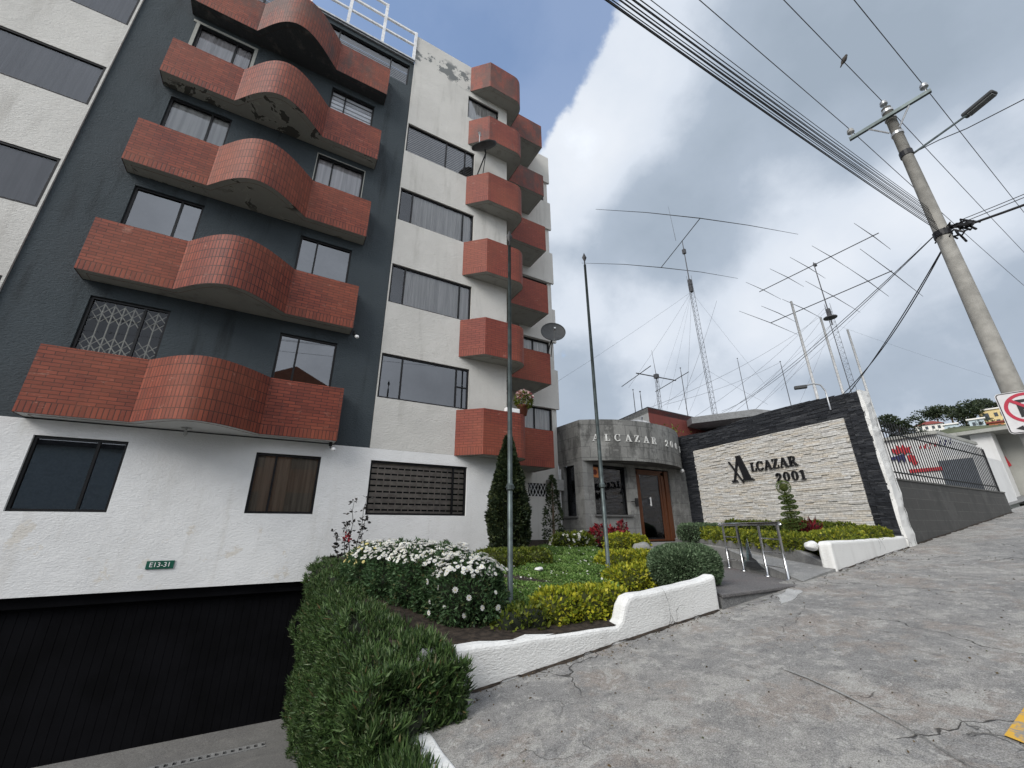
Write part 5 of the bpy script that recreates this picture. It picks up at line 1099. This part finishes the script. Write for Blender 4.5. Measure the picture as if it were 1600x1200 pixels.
# ------------------------------------------------------------------ fence and neighbour
m = MB(); X0b, X1b = 12.99, 21.95
m.face([(X0b, YW, gz(X0b)-.3), (X1b, YW, gz(X1b)-.3), (X1b, YW, 1.08), (X0b, YW, 1.08)], [(0, -.7), (8.96, .2), (8.96, 1.4), (0, 1.4)])
m.box(X0b, X1b, YW-.02, YW+.22, 1.08, 1.12); m.face([(X0b, YW+.2, -1), (X0b, YW+.2, 1.08), (X1b, YW+.2, 1.08), (X1b, YW+.2, -1)])
tag(m.build('block_wall', M['block_dark']), 'low dark concrete block wall under the black iron fence', 'wall')
fc = thing('iron_fence', 'black iron picket fence with pointed bars on top of the dark block wall', 'fence', (17.4, YW+.1, 1.12)); m = MB(); x = X0b+.16; i = 0
while x < X1b-.05:
    m.box(x-.010, x+.010, YW+.090, YW+.110, 1.12, 2.60); m.mesh([(x-.014, YW+.086, 2.60), (x+.014, YW+.086, 2.60), (x+.014, YW+.114, 2.60), (x-.014, YW+.114, 2.60), (x, YW+.1, 2.70)], [(0, 1, 4), (1, 2, 4), (2, 3, 4), (3, 0, 4)]); x += .185
m.build('picket_panel', M['iron'], fc)
for z in (1.30, 2.36):
    m = MB(); m.box(X0b, X1b, YW+.08, YW+.12, z-.014, z+.014); m.build('rail', M['iron'], fc)
for x in (13.06, 21.9):
    m = MB(); m.box(x-.022, x+.022, YW+.075, YW+.125, 1.1, 2.62); m.build('post', M['iron'], fc)
# white neighbouring house with a painted emblem, facing the fence
XN = 24.; a = atX(1388, 689, XN); b = atX(1464, 679, XN); c = atX(1500, 688, XN)
nb = thing('neighbour_house', 'white house with a red and navy emblem on its wall behind the iron fence', 'house', (XN, (a.y+b.y)/2, gz(XN)))
m = MB(); m.box(XN, XN+5, b.y, a.y+1.5, gz(XN)-.2, a.z); m.build('wall', M['nb_white'], nb)
m = MB(); m.box(XN-.15, XN+5.1, b.y-.05, a.y+1.6, a.z+.002, a.z+.14); m.build('roof', M['soffit'], nb)
m = MB(); d_ = atX(1490, 712, XN); m.box(XN+.01, XN+4, 4.9, b.y-.002, gz(XN)-.2, d_.z); m.build('wall', M['nb_white'], nb)
m = MB(); q0 = atX(1468, 728, XN); q1 = atX(1528, 735, XN); m.box(XN-.03, XN-.005, min(q0.y, q1.y), max(q0.y, q1.y), gz(XN), (q0.z+.2)); m.build('gate', M['gate'], nb)
EC = atX(1410, 712, XN-.02)
def emb(pts, mat, name, sc=.48, off=.0):
    mb = MB(); n = len(pts); P = [EC+Vector((-.02-off, -x*sc, y*sc)) for x, y in pts]; mb.mesh(P+[p+Vector((-.02, 0, 0)) for p in P], [tuple(range(n)), tuple(range(2*n-1, n-1, -1))]+[(i, n+i, n+(i+1) % n, (i+1) % n) for i in range(n)]); mb.build(name, mat, nb)
emb([(-.55, .30), (-.62, .75), (-.30, .62), (-.22, 1.02), (.10, .72), (.32, 1.05), (.42, .66), (.80, .72), (.62, .38), (.78, .12), (.40, .22), (.18, .02), (.02, .34), (-.25, .12)], M['emb_red'], 'emblem')
emb([(-.85, -.05), (-.30, .02), (.12, .14), (.20, -.25), (.02, -.70), (-.12, -.30), (-.40, -.62), (-.42, -.22), (-.80, -.35)], M['emb_navy'], 'emblem', off=.025)
emb([(.38, -.05), (.62, .02), (.90, -.20), (.80, -.45), (.95, -.75), (.62, -1.05), (.55, -.70), (.34, -.55)], M['emb_red'], 'emblem')
emb([(.15, -1.60), (2.3, -1.60), (2.3, -1.30), (.15, -1.30)], M['emb_red'], 'painted_bar')
for k in range(7): emb([(1.3+.33*k, .35+.02*k+.12*math.sin(k*2)), (1.37+.33*k, .33+.02*k), (1.55+.33*k, .78+.02*k+.1*math.cos(k*3)), (1.48+.33*k, .80+.02*k)], M['emb_red'] if k < 4 else M['emb_navy'], 'painted_script')
# concrete canopy with its pier beyond the fence
zc = 4.45; p0 = atZ(1480, 683, zc); p1 = atZ(1600, 665.5, zc); cn = thing('entrance_canopy', 'flat grey concrete canopy on a broad white pier beyond the fence', 'canopy', (31, 5, gz(31)))
dd = (p1-p0).normalized(); px_ = p0.x
m = MB(); m.box(px_, px_+5, 1.9, p0.y, zc, zc+.17); m.build('roof_slab', M['soffit'], cn)
l_ = atX(1518, 690, px_+.4); r_ = atX(1553, 690, px_+.4); m = MB(); m.box(px_+.4, px_+1.2, r_.y, l_.y, gz(30)-.3, zc-.002); m.build('pier', M['nb_white'], cn)
m = MB(); m.box(px_+1.6, px_+1.8, 2.2, r_.y+.6, gz(31)-.3, zc-.002); m.build('back_wall', M['soffit'], cn)
sgn = thing('red_notice', 'red triangular notice on the shaded wall under the concrete canopy', 'sign', (px_+1.55, 4, 3)); m = MB(); T = [atX(1570, 712, px_+1.58), atX(1581, 727, px_+1.58), atX(1572, 732, px_+1.58)]; n = Vector((-.02, 0, 0)); m.mesh(T+[v+n for v in T], [(0, 1, 2), (5, 4, 3), (0, 3, 4, 1), (1, 4, 5, 2), (2, 5, 3, 0)]); m.build('notice_board', M['emb_red'], sgn)
# red-walled house behind the lodge and the low grey roof beside it
YR = 15.5; a = atY(1012, 637, YR); b = atY(1128, 660, YR); c = atY(975, 655, YR)
rd = thing('red_house', 'red walled flat house behind the entrance lodge', 'house', (a.x+3, YR, 0)); zr = a.z
q = atZ(1135, 664, zr); ex = Vector((a.x, a.y, 0)); ey = Vector((q.x, q.y, 0)); le = atZ(960, 660, zr)
m = MB(); poly = [(a.x, a.y), (q.x, q.y), (q.x+6, q.y+3), (a.x+8, a.y+14), (le.x, le.y)]; m.face([(a.x, a.y, -1), (q.x, q.y, -1), (q.x, q.y, zr), (a.x, a.y, zr)]); m.build('wall', M['red_wall'], rd)
m = MB(); m.face([(le.x, le.y, -1), (a.x, a.y, -1), (a.x, a.y, zr), (le.x, le.y, zr)]); m.build('side_wall', M['cream_worn'], rd)
m = MB(); m.prism(poly if sum(poly[k][0]*poly[(k+1) % 5][1]-poly[(k+1) % 5][0]*poly[k][1] for k in range(5)) > 0 else poly[::-1], zr-.3, zr+.06); m.build('roof', M['roof_dark'], rd)
gr = thing('grey_roofed_shed', 'low shed with a grey metal roof behind the black sign wall', 'shed', (24, 15, 0)); z2 = 6.2
p = [atZ(1080, 652, z2), atZ(1180, 639, z2), atZ(1262, 646, z2-.5)]
m = MB(); far = [p[2]+Vector((5, 5, .3)), p[0]+Vector((6, 8, .3))]; P = p+far; n = len(P); m.mesh([v for v in P]+[v-Vector((0, 0, .38)) for v in P], [tuple(range(n)), tuple(range(2*n-1, n-1, -1))]+[(i, n+i, n+(i+1) % n, (i+1) % n) for i in range(n)]); m.build('roof', M['roof_grey'], gr)
m = MB(); m.prism([(v.x+1.2, v.y+.6) for v in (p[0], p[1], p[2])]+[(v.x, v.y) for v in far], -1, z2-.9); m.build('wall', M['roof_dark'], gr)
def tuft(x, y, z):
    t = thing('roof_weed', 'small yellowish weed growing on the edge of the lodge roof', 'plant', (x, y, z)); P = rng.normal(size=(240, 3))*np.array([.30, .2, .10])+np.array([x, y, z+.12]); V, F = blades(P, rng.normal(size=P.shape)*.8+np.array([0, 0, .8]), .16, .02, .05); npmesh('foliage', V, F, M['lf_lime'], t)
tuft(13.0, 10.55, 3.42)

# ------------------------------------------------------------------ antennas
def lattice_mast(t, base, topp, w, step, mat):
    base = Vector(base); topp = Vector(topp); ax = (topp-base).normalized(); a = ax.orthogonal().normalized(); b = ax.cross(a); L = (topp-base).length; n = int(L/step)
    C = [a*math.cos(2*math.pi*k/3)*w*.58+b*math.sin(2*math.pi*k/3)*w*.58 for k in range(3)]; m = MB()
    for c in C: m.tube([base+c, topp+c], .014, 5)
    for i in range(n):
        for k in range(3): m.tube([base+C[k]+ax*(i*step), base+C[(k+1) % 3]+ax*((i+1)*step)], .008, 3, cap=False); m.tube([base+C[k]+ax*(i*step), base+C[(k+1) % 3]+ax*(i*step)], .008, 3, cap=False)
    m.build('lattice_mast', mat, t)
def guy(t, a, ends):
    for e in ends:
        m = MB(); m.tube(sag(a, e, (Vector(a)-Vector(e)).length*.01, 10), .007, 4, cap=False); m.build('guy_wire', M['antenna'], t)
YT = 18.0; tb = atY(1117, 650, YT); tx, ty = tb.x, YT; zt = atY(1071, 430, YT).z; ztop = atY(1058, 372, YT).z
tw = thing('antenna_mast', 'tall lattice radio mast carrying one large two-element beam antenna', 'antenna mast', (tx, ty, tb.z-2), 'radio antenna masts')
lattice_mast(tw, (tx, ty, tb.z-1.5), (tx-.15, ty, zt), .36, .42, M['antenna'])
m = MB(); m.tube([(tx-.15, ty, zt-.5), (tx-.15, ty, ztop)], [.045, .03], 8); m.obox((tx-.15, ty, atY(1058, 388, YT).z), (.12, 0, 0), (0, .12, 0), (0, 0, .22)); m.obox((tx-.1, ty, zt-.9), (.14, 0, 0), (0, .1, 0), (0, 0, .6)); m.build('mast_tube', M['antenna'], tw)
zb_ = atY(1059.5, 379, YT).z
def zl(*q): return [atZ(x, y, z) for x, y, z in q]
m = MB(); B0, B1 = zl((1033, 418, zb_), (1094, 341, zb_)); m.tube([B0, B1], .034, 7); m.build('boom', M['antenna'], tw)
for pts in (((931, 327, zb_-.5), (1010, 332, zb_-.1), (1094, 341, zb_), (1170, 352, zb_-.1), (1247, 366, zb_-.5)), ((909, 411, zb_-.5), (975, 413, zb_-.1), (1033, 418, zb_), (1095, 425, zb_-.1), (1153, 435, zb_-.5))):
    m = MB(); m.tube(zl(*pts), [.014, .026, .036, .026, .014], 6); m.build('element', M['antenna'], tw)
m = MB(); a = atY(1056, 376, YT); m.tube([a, atY(1044, 322, YT)], [.02, .008], 5); m.build('whip', M['antenna'], tw)
gt = Vector((tx-.13, ty, zt-1.5)); guy(tw, gt, [atY(800, 640, 24), atY(1010, 515, 22)+Vector((-3, 0, -6)), atY(1020, 640, 20), atY(1042, 640, 19), atY(1195, 600, 16), atY(1072, 640, 15)])
gt2 = Vector((tx-.06, ty, tb.z+3.8)); guy(tw, gt2, [atY(1200, 632, 16), atY(1035, 635, 16), atY(1075, 650, 17)])
# second mast with two beams
Y2 = 13.0; b2 = atY(1332, 610, Y2); x2 = atY(1300, 505, Y2).x; zA2 = atY(1299, 498, Y2).z; zB2 = atY(1287, 467, Y2).z; zC2 = atY(1270, 412, Y2).z
t2 = thing('antenna_mast', 'lattice radio mast carrying two many-element beam antennas one above the other', 'antenna mast', (x2, Y2, b2.z-2), 'radio antenna masts')
lattice_mast(t2, (x2, Y2, b2.z-3), (x2, Y2, atY(1292, 476, Y2).z), .42, .48, M['antenna'])
m = MB(); m.tube([(x2, Y2, zA2-.6), (x2, Y2, zC2+.2)], [.05, .035], 8); m.lathe((x2, Y2, zA2), [(.05, 0), (.5, .02), (.5, .1), (.05, .12)], 12); m.obox((x2, Y2, zA2+.5), (.14, 0, 0), (0, .14, 0), (0, 0, .4)); m.obox((x2+.2, Y2, zC2), (.14, 0, 0), (0, .1, 0), (0, 0, .12)); m.build('mast_tube', M['antenna'], t2)
up_b = [((1186.5, 456), (1373, 364))]; lo_b = [((1204, 504.5), (1394, 423))]
for (p, q), z in ((up_b[0], zC2), (lo_b[0], zB2)):
    m = MB(); m.tube(zl((*p, z), (*q, z)), .04, 7); m.build('boom', M['antenna'], t2)
for z, els in ((zC2, [((1333.7, 347), (1391, 388)), ((1268, 382.5), (1325, 417.5)), ((1234, 400.5), (1289, 433.5)), ((1202.5, 418.5), (1255.5, 446.5)), ((1165, 439.5), (1220, 466.3))]),
               (zB2, [((1343, 387), (1441.5, 461.5)), ((1322, 415), (1388, 461.5)), ((1258, 437.5), (1343.5, 486.5)), ((1222, 466), (1283, 495.5)), ((1189, 476.5), (1242, 501)), ((1154.5, 484.5), (1246, 521.3))])):
    for p, q in els:
        A, B = zl((*p, z), (*q, z)); mdl = (A+B)/2; m = MB(); m.tube([A-Vector((0, 0, .1)), mdl, B-Vector((0, 0, .1))], [.014, .032, .014], 6); m.build('element', M['antenna'], t2)
guy(t2, Vector((x2, Y2, zA2-.5)), [atY(1220, 610, 16), atY(1245, 640, 15), atY(1180, 640, 17), atY(1650, 618, 7), atY(1130, 650, 19)])
# small rotary beam and whips on the red house
Y3 = 19.; b3 = atY(1031, 640, Y3); c3 = atY(1025.5, 588, Y3); t3 = thing('antenna_mast', 'small antenna mast with an H-shaped beam above the red walled house', 'antenna mast', (b3.x, Y3, b3.z-1), 'radio antenna masts')
lattice_mast(t3, (b3.x, Y3, b3.z-1), (c3.x, Y3, c3.z-.1), .24, .4, M['antenna'])
m = MB(); m.tube([c3-Vector((0, 0, .5)), c3+Vector((0, 0, .2))], .05, 6); m.obox(c3, (.14, 0, 0), (0, .14, 0), (0, 0, .16)); m.build('mast_tube', M['antenna'], t3)
for p, q, r in (((994, 583), (1056, 594.5), .04), ((971.5, 604), (1017, 571.5), .028), ((1024, 612), (1076, 581), .028)):
    m = MB(); m.tube(zl((*p, c3.z), (*q, c3.z)), r, 6); m.build('element' if r < .03 else 'boom', M['antenna'], t3)
m = MB(); m.tube([c3, atY(1018, 547, Y3)], [.025, .01], 5); m.build('whip', M['antenna'], t3)
def whip(label, b, t_, Y):
    a = atY(*b, Y); c = atY(*t_, Y); m = MB(); m.tube([(c.x, Y, a.z-1.5), (c.x, Y, c.z-.4), (c.x, Y, c.z)], [.035, .03, .012], 6); m.lathe((c.x, Y, c.z), [(.001, -.07), (.07, 0), (.001, .07)], 8); tag(m.build('whip_antenna', M['antenna']), label, 'antenna')
whip('thin vertical whip antenna between the grey shed roof and the white poles', (1222, 640), (1219, 565), 17); whip('short faint whip antenna above the lodge roof', (997, 640), (989, 609), 22)
for lb, b_, t_, y_ in (('thin whip antenna at the left end of the red house roof', (1003, 642), (1000, 612), 19), ('faint tall whip antenna left of the big lattice mast', (1062, 646), (1063, 575), 21), ('thin whip antenna right of the big lattice mast', (1160, 640), (1152, 560), 22)): whip(lb, b_, t_, y_)
for p, q, dp in (((980, 650), (1290, 488), .7), ((1150, 642), (1283, 500), .4), ((1180, 640), (1440, 380), .6), ((1060, 640), (1120, 470), .2), ((1040, 632), (1219, 566), .3), ((1080, 655), (1290, 480), .5)):
    A = atY(*p, 17); B = atY(*q, 17 if q[0] < 1250 else 13.); wire('long thin antenna stay wire crossing the sky behind the sign wall', sag(A, B, dp), .009, M['antenna'], 'antenna stay wires', 'stay_wire')

# ------------------------------------------------------------------ hillside
def far_tree(label, x, y, z, r, h, n=1500):
    t = thing('tree', label, 'tree', (x, y, z), 'trees on the hill'); Vs = []; Fs = []; k = 0
    for i in range(9):
        c = (x+rng.normal()*r*.45, y+rng.normal()*r*.5, z+h*(.45+.45*rng.random())); q = r*(.35+.3*rng.random()); P, N = shell(n//9, c, (q, q, q*.75), 1, -.9, .45)
        V, F = blades(P, N+rng.normal(size=P.shape)*.8, r*.16, r*.055); Vs.append(V); Fs.append(F+k); k += len(V)
    npmesh('crown', np.concatenate(Vs), np.concatenate(Fs), M['lf_tree'], t); m = MB(); m.tube([(x, y, z-1), (x+.1, y, z+h*.7)], [r*.09, r*.03], 7)
    for s in (-1, 1): m.tube([(x, y, z+h*.35), (x+s*r*.3, y+s*r*.4, z+h*.7)], [r*.04, r*.015], 5)
    m.build('trunk', M['bark'], t)
def at_d(px, py, d): r = ray(px, py); return r*(d/math.hypot(r.x, r.y))
for lb, px, pb, pt, rr, d in (('broad dark tree on the hill, left of the row above the red roofed house', 1467, 662, 637, 4.6, 150), ('round dark tree on the hill next to the red roof', 1490, 662, 634, 5.2, 150), ('large dark tree on the hill between the red roof and the yellow house', 1515, 674, 630, 6, 140), ('thin topped tree on the hill beside the yellow house', 1534, 655, 627, 4.0, 150), ('spreading tree on the hill behind the yellow house', 1553, 650, 624, 5, 155), ('low shrubby tree on the slope below the hill row', 1528, 674, 656, 3.6, 135), ('low dark tree on the slope under the red roofed house', 1478, 684, 674, 2.6, 128)):
    b = at_d(px, pb, d); tp = at_d(px, pt, d); far_tree(lb, b.x, b.y, b.z, rr*.55, tp.z-b.z)
b = at_d(1412, 712, 36); tp = at_d(1404, 650, 36); far_tree('bushy dark tree just behind the iron fence at its left end', b.x, b.y, b.z, .85, tp.z-b.z, 2600)
b = at_d(1452, 690, 60); tp = at_d(1450, 676, 60); far_tree('low dark hedge-like tree behind the white house wall', b.x, b.y, b.z, 1.0, tp.z-b.z, 1500)
def far_house(label, px0, px1, py0, py1, d, wall, roofm, kind, wins):
    a = at_d(px0, py1, d); b = at_d(px1, py1, d); tp = at_d((px0+px1)/2, py0, d); mid = (a+b)/2; out = Vector((mid.x, mid.y, 0)).normalized(); ux = Vector((-out.y, out.x, 0))*-1; W_ = (b-a).length; H = tp.z-mid.z; O = mid-ux*W_/2
    t = thing('hill_house', label, 'house', tuple(mid)); P = lambda u, v, dpt: tuple(O+ux*u+out*dpt+Vector((0, 0, v)))
    m = MB(); m.obox(O+ux*W_/2+out*W_*.35+Vector((0, 0, H/2-2)), ux*W_/2, out*W_*.35, (0, 0, H/2+2)); m.build('wall', wall, t)
    m = MB()
    if kind == 'hip':
        e = W_*.06; hh = H*.55; A = [P(-e, H, -e), P(W_+e, H, -e), P(W_+e, H, W_*.7+e), P(-e, H, W_*.7+e), P(W_*.3, H+hh, W_*.35), P(W_*.7, H+hh, W_*.35)]; m.mesh(A, [(0, 1, 5, 4), (1, 2, 5), (2, 3, 4, 5), (3, 0, 4), (0, 3, 2, 1)])
    else: m.obox(O+ux*W_/2+out*W_*.35+Vector((0, 0, H+.15)), ux*(W_/2+.3), out*(W_*.35+.3), (0, 0, .15))
    m.build('roof', roofm, t)
    for u, v, w_, h_ in wins:
        m = MB(); m.obox(O+ux*u*W_+Vector((0, 0, v*H))-out*.04, ux*w_*W_/2, out*.05, (0, 0, h_*H/2)); m.build('window', M['win_far'], t)
far_house('white house with a red hipped roof on the hill', 1432, 1478, 663, 676, 140, M['house_white'], M['roof_red'], 'hip', [(.2, .6, .12, .35), (.42, .62, .1, .35), (.65, .62, .1, .35), (.85, .6, .1, .35)])
far_house('pale yellow apartment house on the hill beside the no-parking sign', 1538, 1600, 637, 668, 140, M['house_yellow'], M['house_white'], 'flat', [(.18, .66, .16, .36), (.45, .72, .1, .2), (.45, .35, .1, .2), (.62, .72, .1, .2), (.62, .35, .1, .2), (.8, .7, .1, .2), (.8, .3, .1, .2)])
far_house('small orange house in front of the yellow apartment house', 1548, 1572, 660, 670, 128, M['house_orange'], M['roof_red'], 'flat', [(.3, .5, .2, .4), (.7, .5, .2, .4)])
far_house('low blue-grey house with a white roof on the hill', 1517, 1542, 655, 668, 132, M['house_blue'], M['house_white'], 'flat', [(.3, .5, .2, .4), (.7, .5, .2, .4)])
far_house('small pale house right of the red hipped roof', 1480, 1500, 663, 676, 132, M['house_blue'], M['house_white'], 'flat', [(.3, .5, .2, .4), (.7, .5, .2, .4)])

# ------------------------------------------------------------------ street side behind the camera (seen only in the windows)
op = thing('opposite_house', 'tall orange gabled house across the street, reflected in the windows', 'house', (0, -14, -1.5))
m = MB(); m.box(-3.4, 3.2, -19, -13, -3, 9.9); m.mesh([(-3.4, -13, 9.9), (3.2, -13, 9.9), (3.2, -19, 9.9), (-3.4, -19, 9.9), (-.2, -13, 11.6), (-.2, -19, 11.6)], [(0, 1, 4), (2, 3, 5), (1, 2, 5, 4), (3, 0, 4, 5)]); m.build('wall', M['house_orange'], op)
for x, z in ((-2.6, 1), (.6, 1), (-2.6, 4), (.6, 4), (-2.6, 7), (.6, 7)):
    m = MB(); m.box(x, x+1.6, -12.99, -12.95, z, z+1.4); m.build('window', M['win_far'], op)
for k, (lb, x0, x1, h, mt) in enumerate((('low dark roofed house across the street from the garage', -22, -3.8, 4.6, 'house_blue'), ('long dark walled house across the street, reflected in the wide windows', 3.6, 16, 6.4, 'roof_dark'))):
    ob = thing('opposite_house', lb, 'house', ((x0+x1)/2, -15, -1.5)); m = MB(); m.box(x0, x1, -20, -13.5, -4, h); m.build('wall', M[mt], ob); m = MB(); m.box(x0-.3, x1+.3, -20, -13.2, h+.002, h+.25); m.build('roof', M['roof_dark'], ob)
# ------------------------------------------------------------------ sky and sun
sun_el, sun_az = 36., 248.          # azimuth from +Y clockwise
world = bpy.data.worlds.new('World'); scene.world = world; world.use_nodes = True; nt = world.node_tree; nt.nodes.clear(); N = nt.nodes.new; LK = nt.links.new
outw = N('ShaderNodeOutputWorld'); bg = N('ShaderNodeBackground'); bg.inputs[1].default_value = .15; LK(bg.outputs[0], outw.inputs[0])
sky = N('ShaderNodeTexSky'); sky.sky_type = 'NISHITA'; sky.sun_disc = False; sky.sun_elevation = R(sun_el); sky.sun_rotation = R(sun_az); sky.altitude = 2800; sky.air_density = 1.3; sky.dust_density = 3.5; sky.ozone_density = 1.5
tc = N('ShaderNodeTexCoord'); sx = N('ShaderNodeSeparateXYZ'); LK(tc.outputs['Generated'], sx.inputs[0])
def wm(op, a, b=None, c=None):
    n = N('ShaderNodeMath'); n.operation = op
    for i, v in enumerate((a, b, c)):
        if v is None: continue
        if isinstance(v, bpy.types.NodeSocket): LK(v, n.inputs[i])
        else: n.inputs[i].default_value = v
    return n.outputs[0]
def wmap(v, a, b, c=0., d=1.):
    n = N('ShaderNodeMapRange'); n.interpolation_type = 'SMOOTHSTEP'; LK(v, n.inputs[0])
    for k, q in enumerate((a, b, c, d)): n.inputs[k+1].default_value = q
    return n.outputs[0]
cx = N('ShaderNodeCombineXYZ'); LK(sx.outputs[0], cx.inputs[0]); LK(sx.outputs[1], cx.inputs[1]); LK(wm('MULTIPLY', sx.outputs[2], 1.15), cx.inputs[2])
def wn(scale, detail=8, rough=.55, off=(0, 0, 0), dist=.0, vec=None):
    mp = N('ShaderNodeMapping'); mp.inputs['Location'].default_value = off; LK(vec or cx.outputs[0], mp.inputs[0]); n = N('ShaderNodeTexNoise'); n.inputs['Scale'].default_value = scale; n.inputs['Detail'].default_value = detail; n.inputs['Roughness'].default_value = rough; n.inputs['Distortion'].default_value = dist; LK(mp.outputs[0], n.inputs['Vector']); return n.outputs['Fac']
def lobe(px, py, deg, soft=1.):                 # how near a direction in the sky is, 1 at its centre
    d = ray(px, py).normalized(); n = N('ShaderNodeVectorMath'); n.operation = 'DOT_PRODUCT'; nv = N('ShaderNodeVectorMath'); nv.operation = 'NORMALIZE'; LK(tc.outputs['Generated'], nv.inputs[0]); LK(nv.outputs[0], n.inputs[0]); n.inputs[1].default_value = d
    return wmap(n.outputs['Value'], math.cos(R(deg)), math.cos(R(deg*(1-soft)*.999)))
shape = wn(2.3, 10, .56, (3.1, 1.7, .4), .1); fine = wn(5.5, 9, .58, (7.7, 2.2, 0), .0); big = wn(.55, 4, .5, (1.3, 5.2, 0))
def addl(base, items):
    for px, py, deg, amt in items: base = wm('MULTIPLY_ADD', lobe(px, py, deg), amt, base)
    return base
edge = wn(4.2, 11, .62, (2.2, 6.1, 1.3), .0)
cover = addl(wm('ADD', wm('MULTIPLY', shape, .75), wm('MULTIPLY_ADD', edge, .85, .06)), [(650, -40, 22, -.66), (470, -260, 42, -.50), (870, 420, 5, -.14), (905, 580, 8, -.08)])
mask = wmap(cover, .48, .60, .20, 1.)
tone = addl(wm('ADD', wm('MULTIPLY', shape, .60), wm('MULTIPLY', wm('ADD', wm('MULTIPLY', fine, .6), wm('MULTIPLY', edge, .4)), .68)), [(960, 130, 14, .22), (870, 250, 11, .24), (1290, 290, 12, .24), (1100, 570, 15, .22), (870, 480, 8, .22), (1400, 400, 10, .17), (1560, 260, 10, .25), (980, 500, 10, .16), (1250, 480, 9, .18), (1080, 340, 12, -.13), (1210, 60, 14, -.10), (1520, 50, 22, -.15), (1500, 500, 14, -.08), (1330, 170, 8, -.10)])
bd = ray(800, 600); back = N('ShaderNodeVectorMath'); back.operation = 'DOT_PRODUCT'; LK(tc.outputs['Generated'], back.inputs[0]); back.inputs[1].default_value = (math.sin(R(212))*.8, math.cos(R(212))*.8, .6); tone = wm('ADD', tone, wmap(back.outputs['Value'], .0, .9, 0., .7))  # extra brightness added to the unseen sky behind the camera, as fill light
tone = wm('MINIMUM', wm('DIVIDE', wm('SUBTRACT', tone, .37), .70), 2.)
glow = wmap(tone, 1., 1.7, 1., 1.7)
rp = N('ShaderNodeValToRGB'); LK(tone, rp.inputs[0]); e = rp.color_ramp.elements; e[0].position = 0; e[0].color = (1.28, 1.53, 1.85, 1); e[1].position = 1; e[1].color = (2.95, 3.12, 3.38, 1)
for p, c in ((.35, (1.58, 1.84, 2.2, 1)), (.65, (2.55, 2.78, 3.12, 1))): k = e.new(p); k.color = c
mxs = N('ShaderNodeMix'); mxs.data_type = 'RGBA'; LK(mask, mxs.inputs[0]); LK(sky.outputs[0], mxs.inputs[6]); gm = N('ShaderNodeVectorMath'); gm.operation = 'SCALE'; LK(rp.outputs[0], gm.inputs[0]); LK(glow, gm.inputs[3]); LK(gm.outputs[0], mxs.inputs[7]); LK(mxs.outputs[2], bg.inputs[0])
sun = bpy.data.lights.new('sun', 'SUN'); so = bpy.data.objects.new('sun', sun); col.objects.link(so); sun.energy = 1.5; sun.angle = R(30); sun.color = (1, .965, .91)
sd_ = Vector((math.sin(R(sun_az))*math.cos(R(sun_el)), math.cos(R(sun_az))*math.cos(R(sun_el)), math.sin(R(sun_el)))); so.rotation_euler = (-sd_).to_track_quat('-Z', 'Y').to_euler(); so.location = sd_*60
scene.view_settings.view_transform = 'Standard'; scene.view_settings.look = 'None'; scene.view_settings.gamma = 1; scene.view_settings.exposure = .9
scene.render.engine = 'CYCLES'; scene.cycles.use_denoising = True; scene.cycles.max_bounces = 8; scene.cycles.transparent_max_bounces = 12
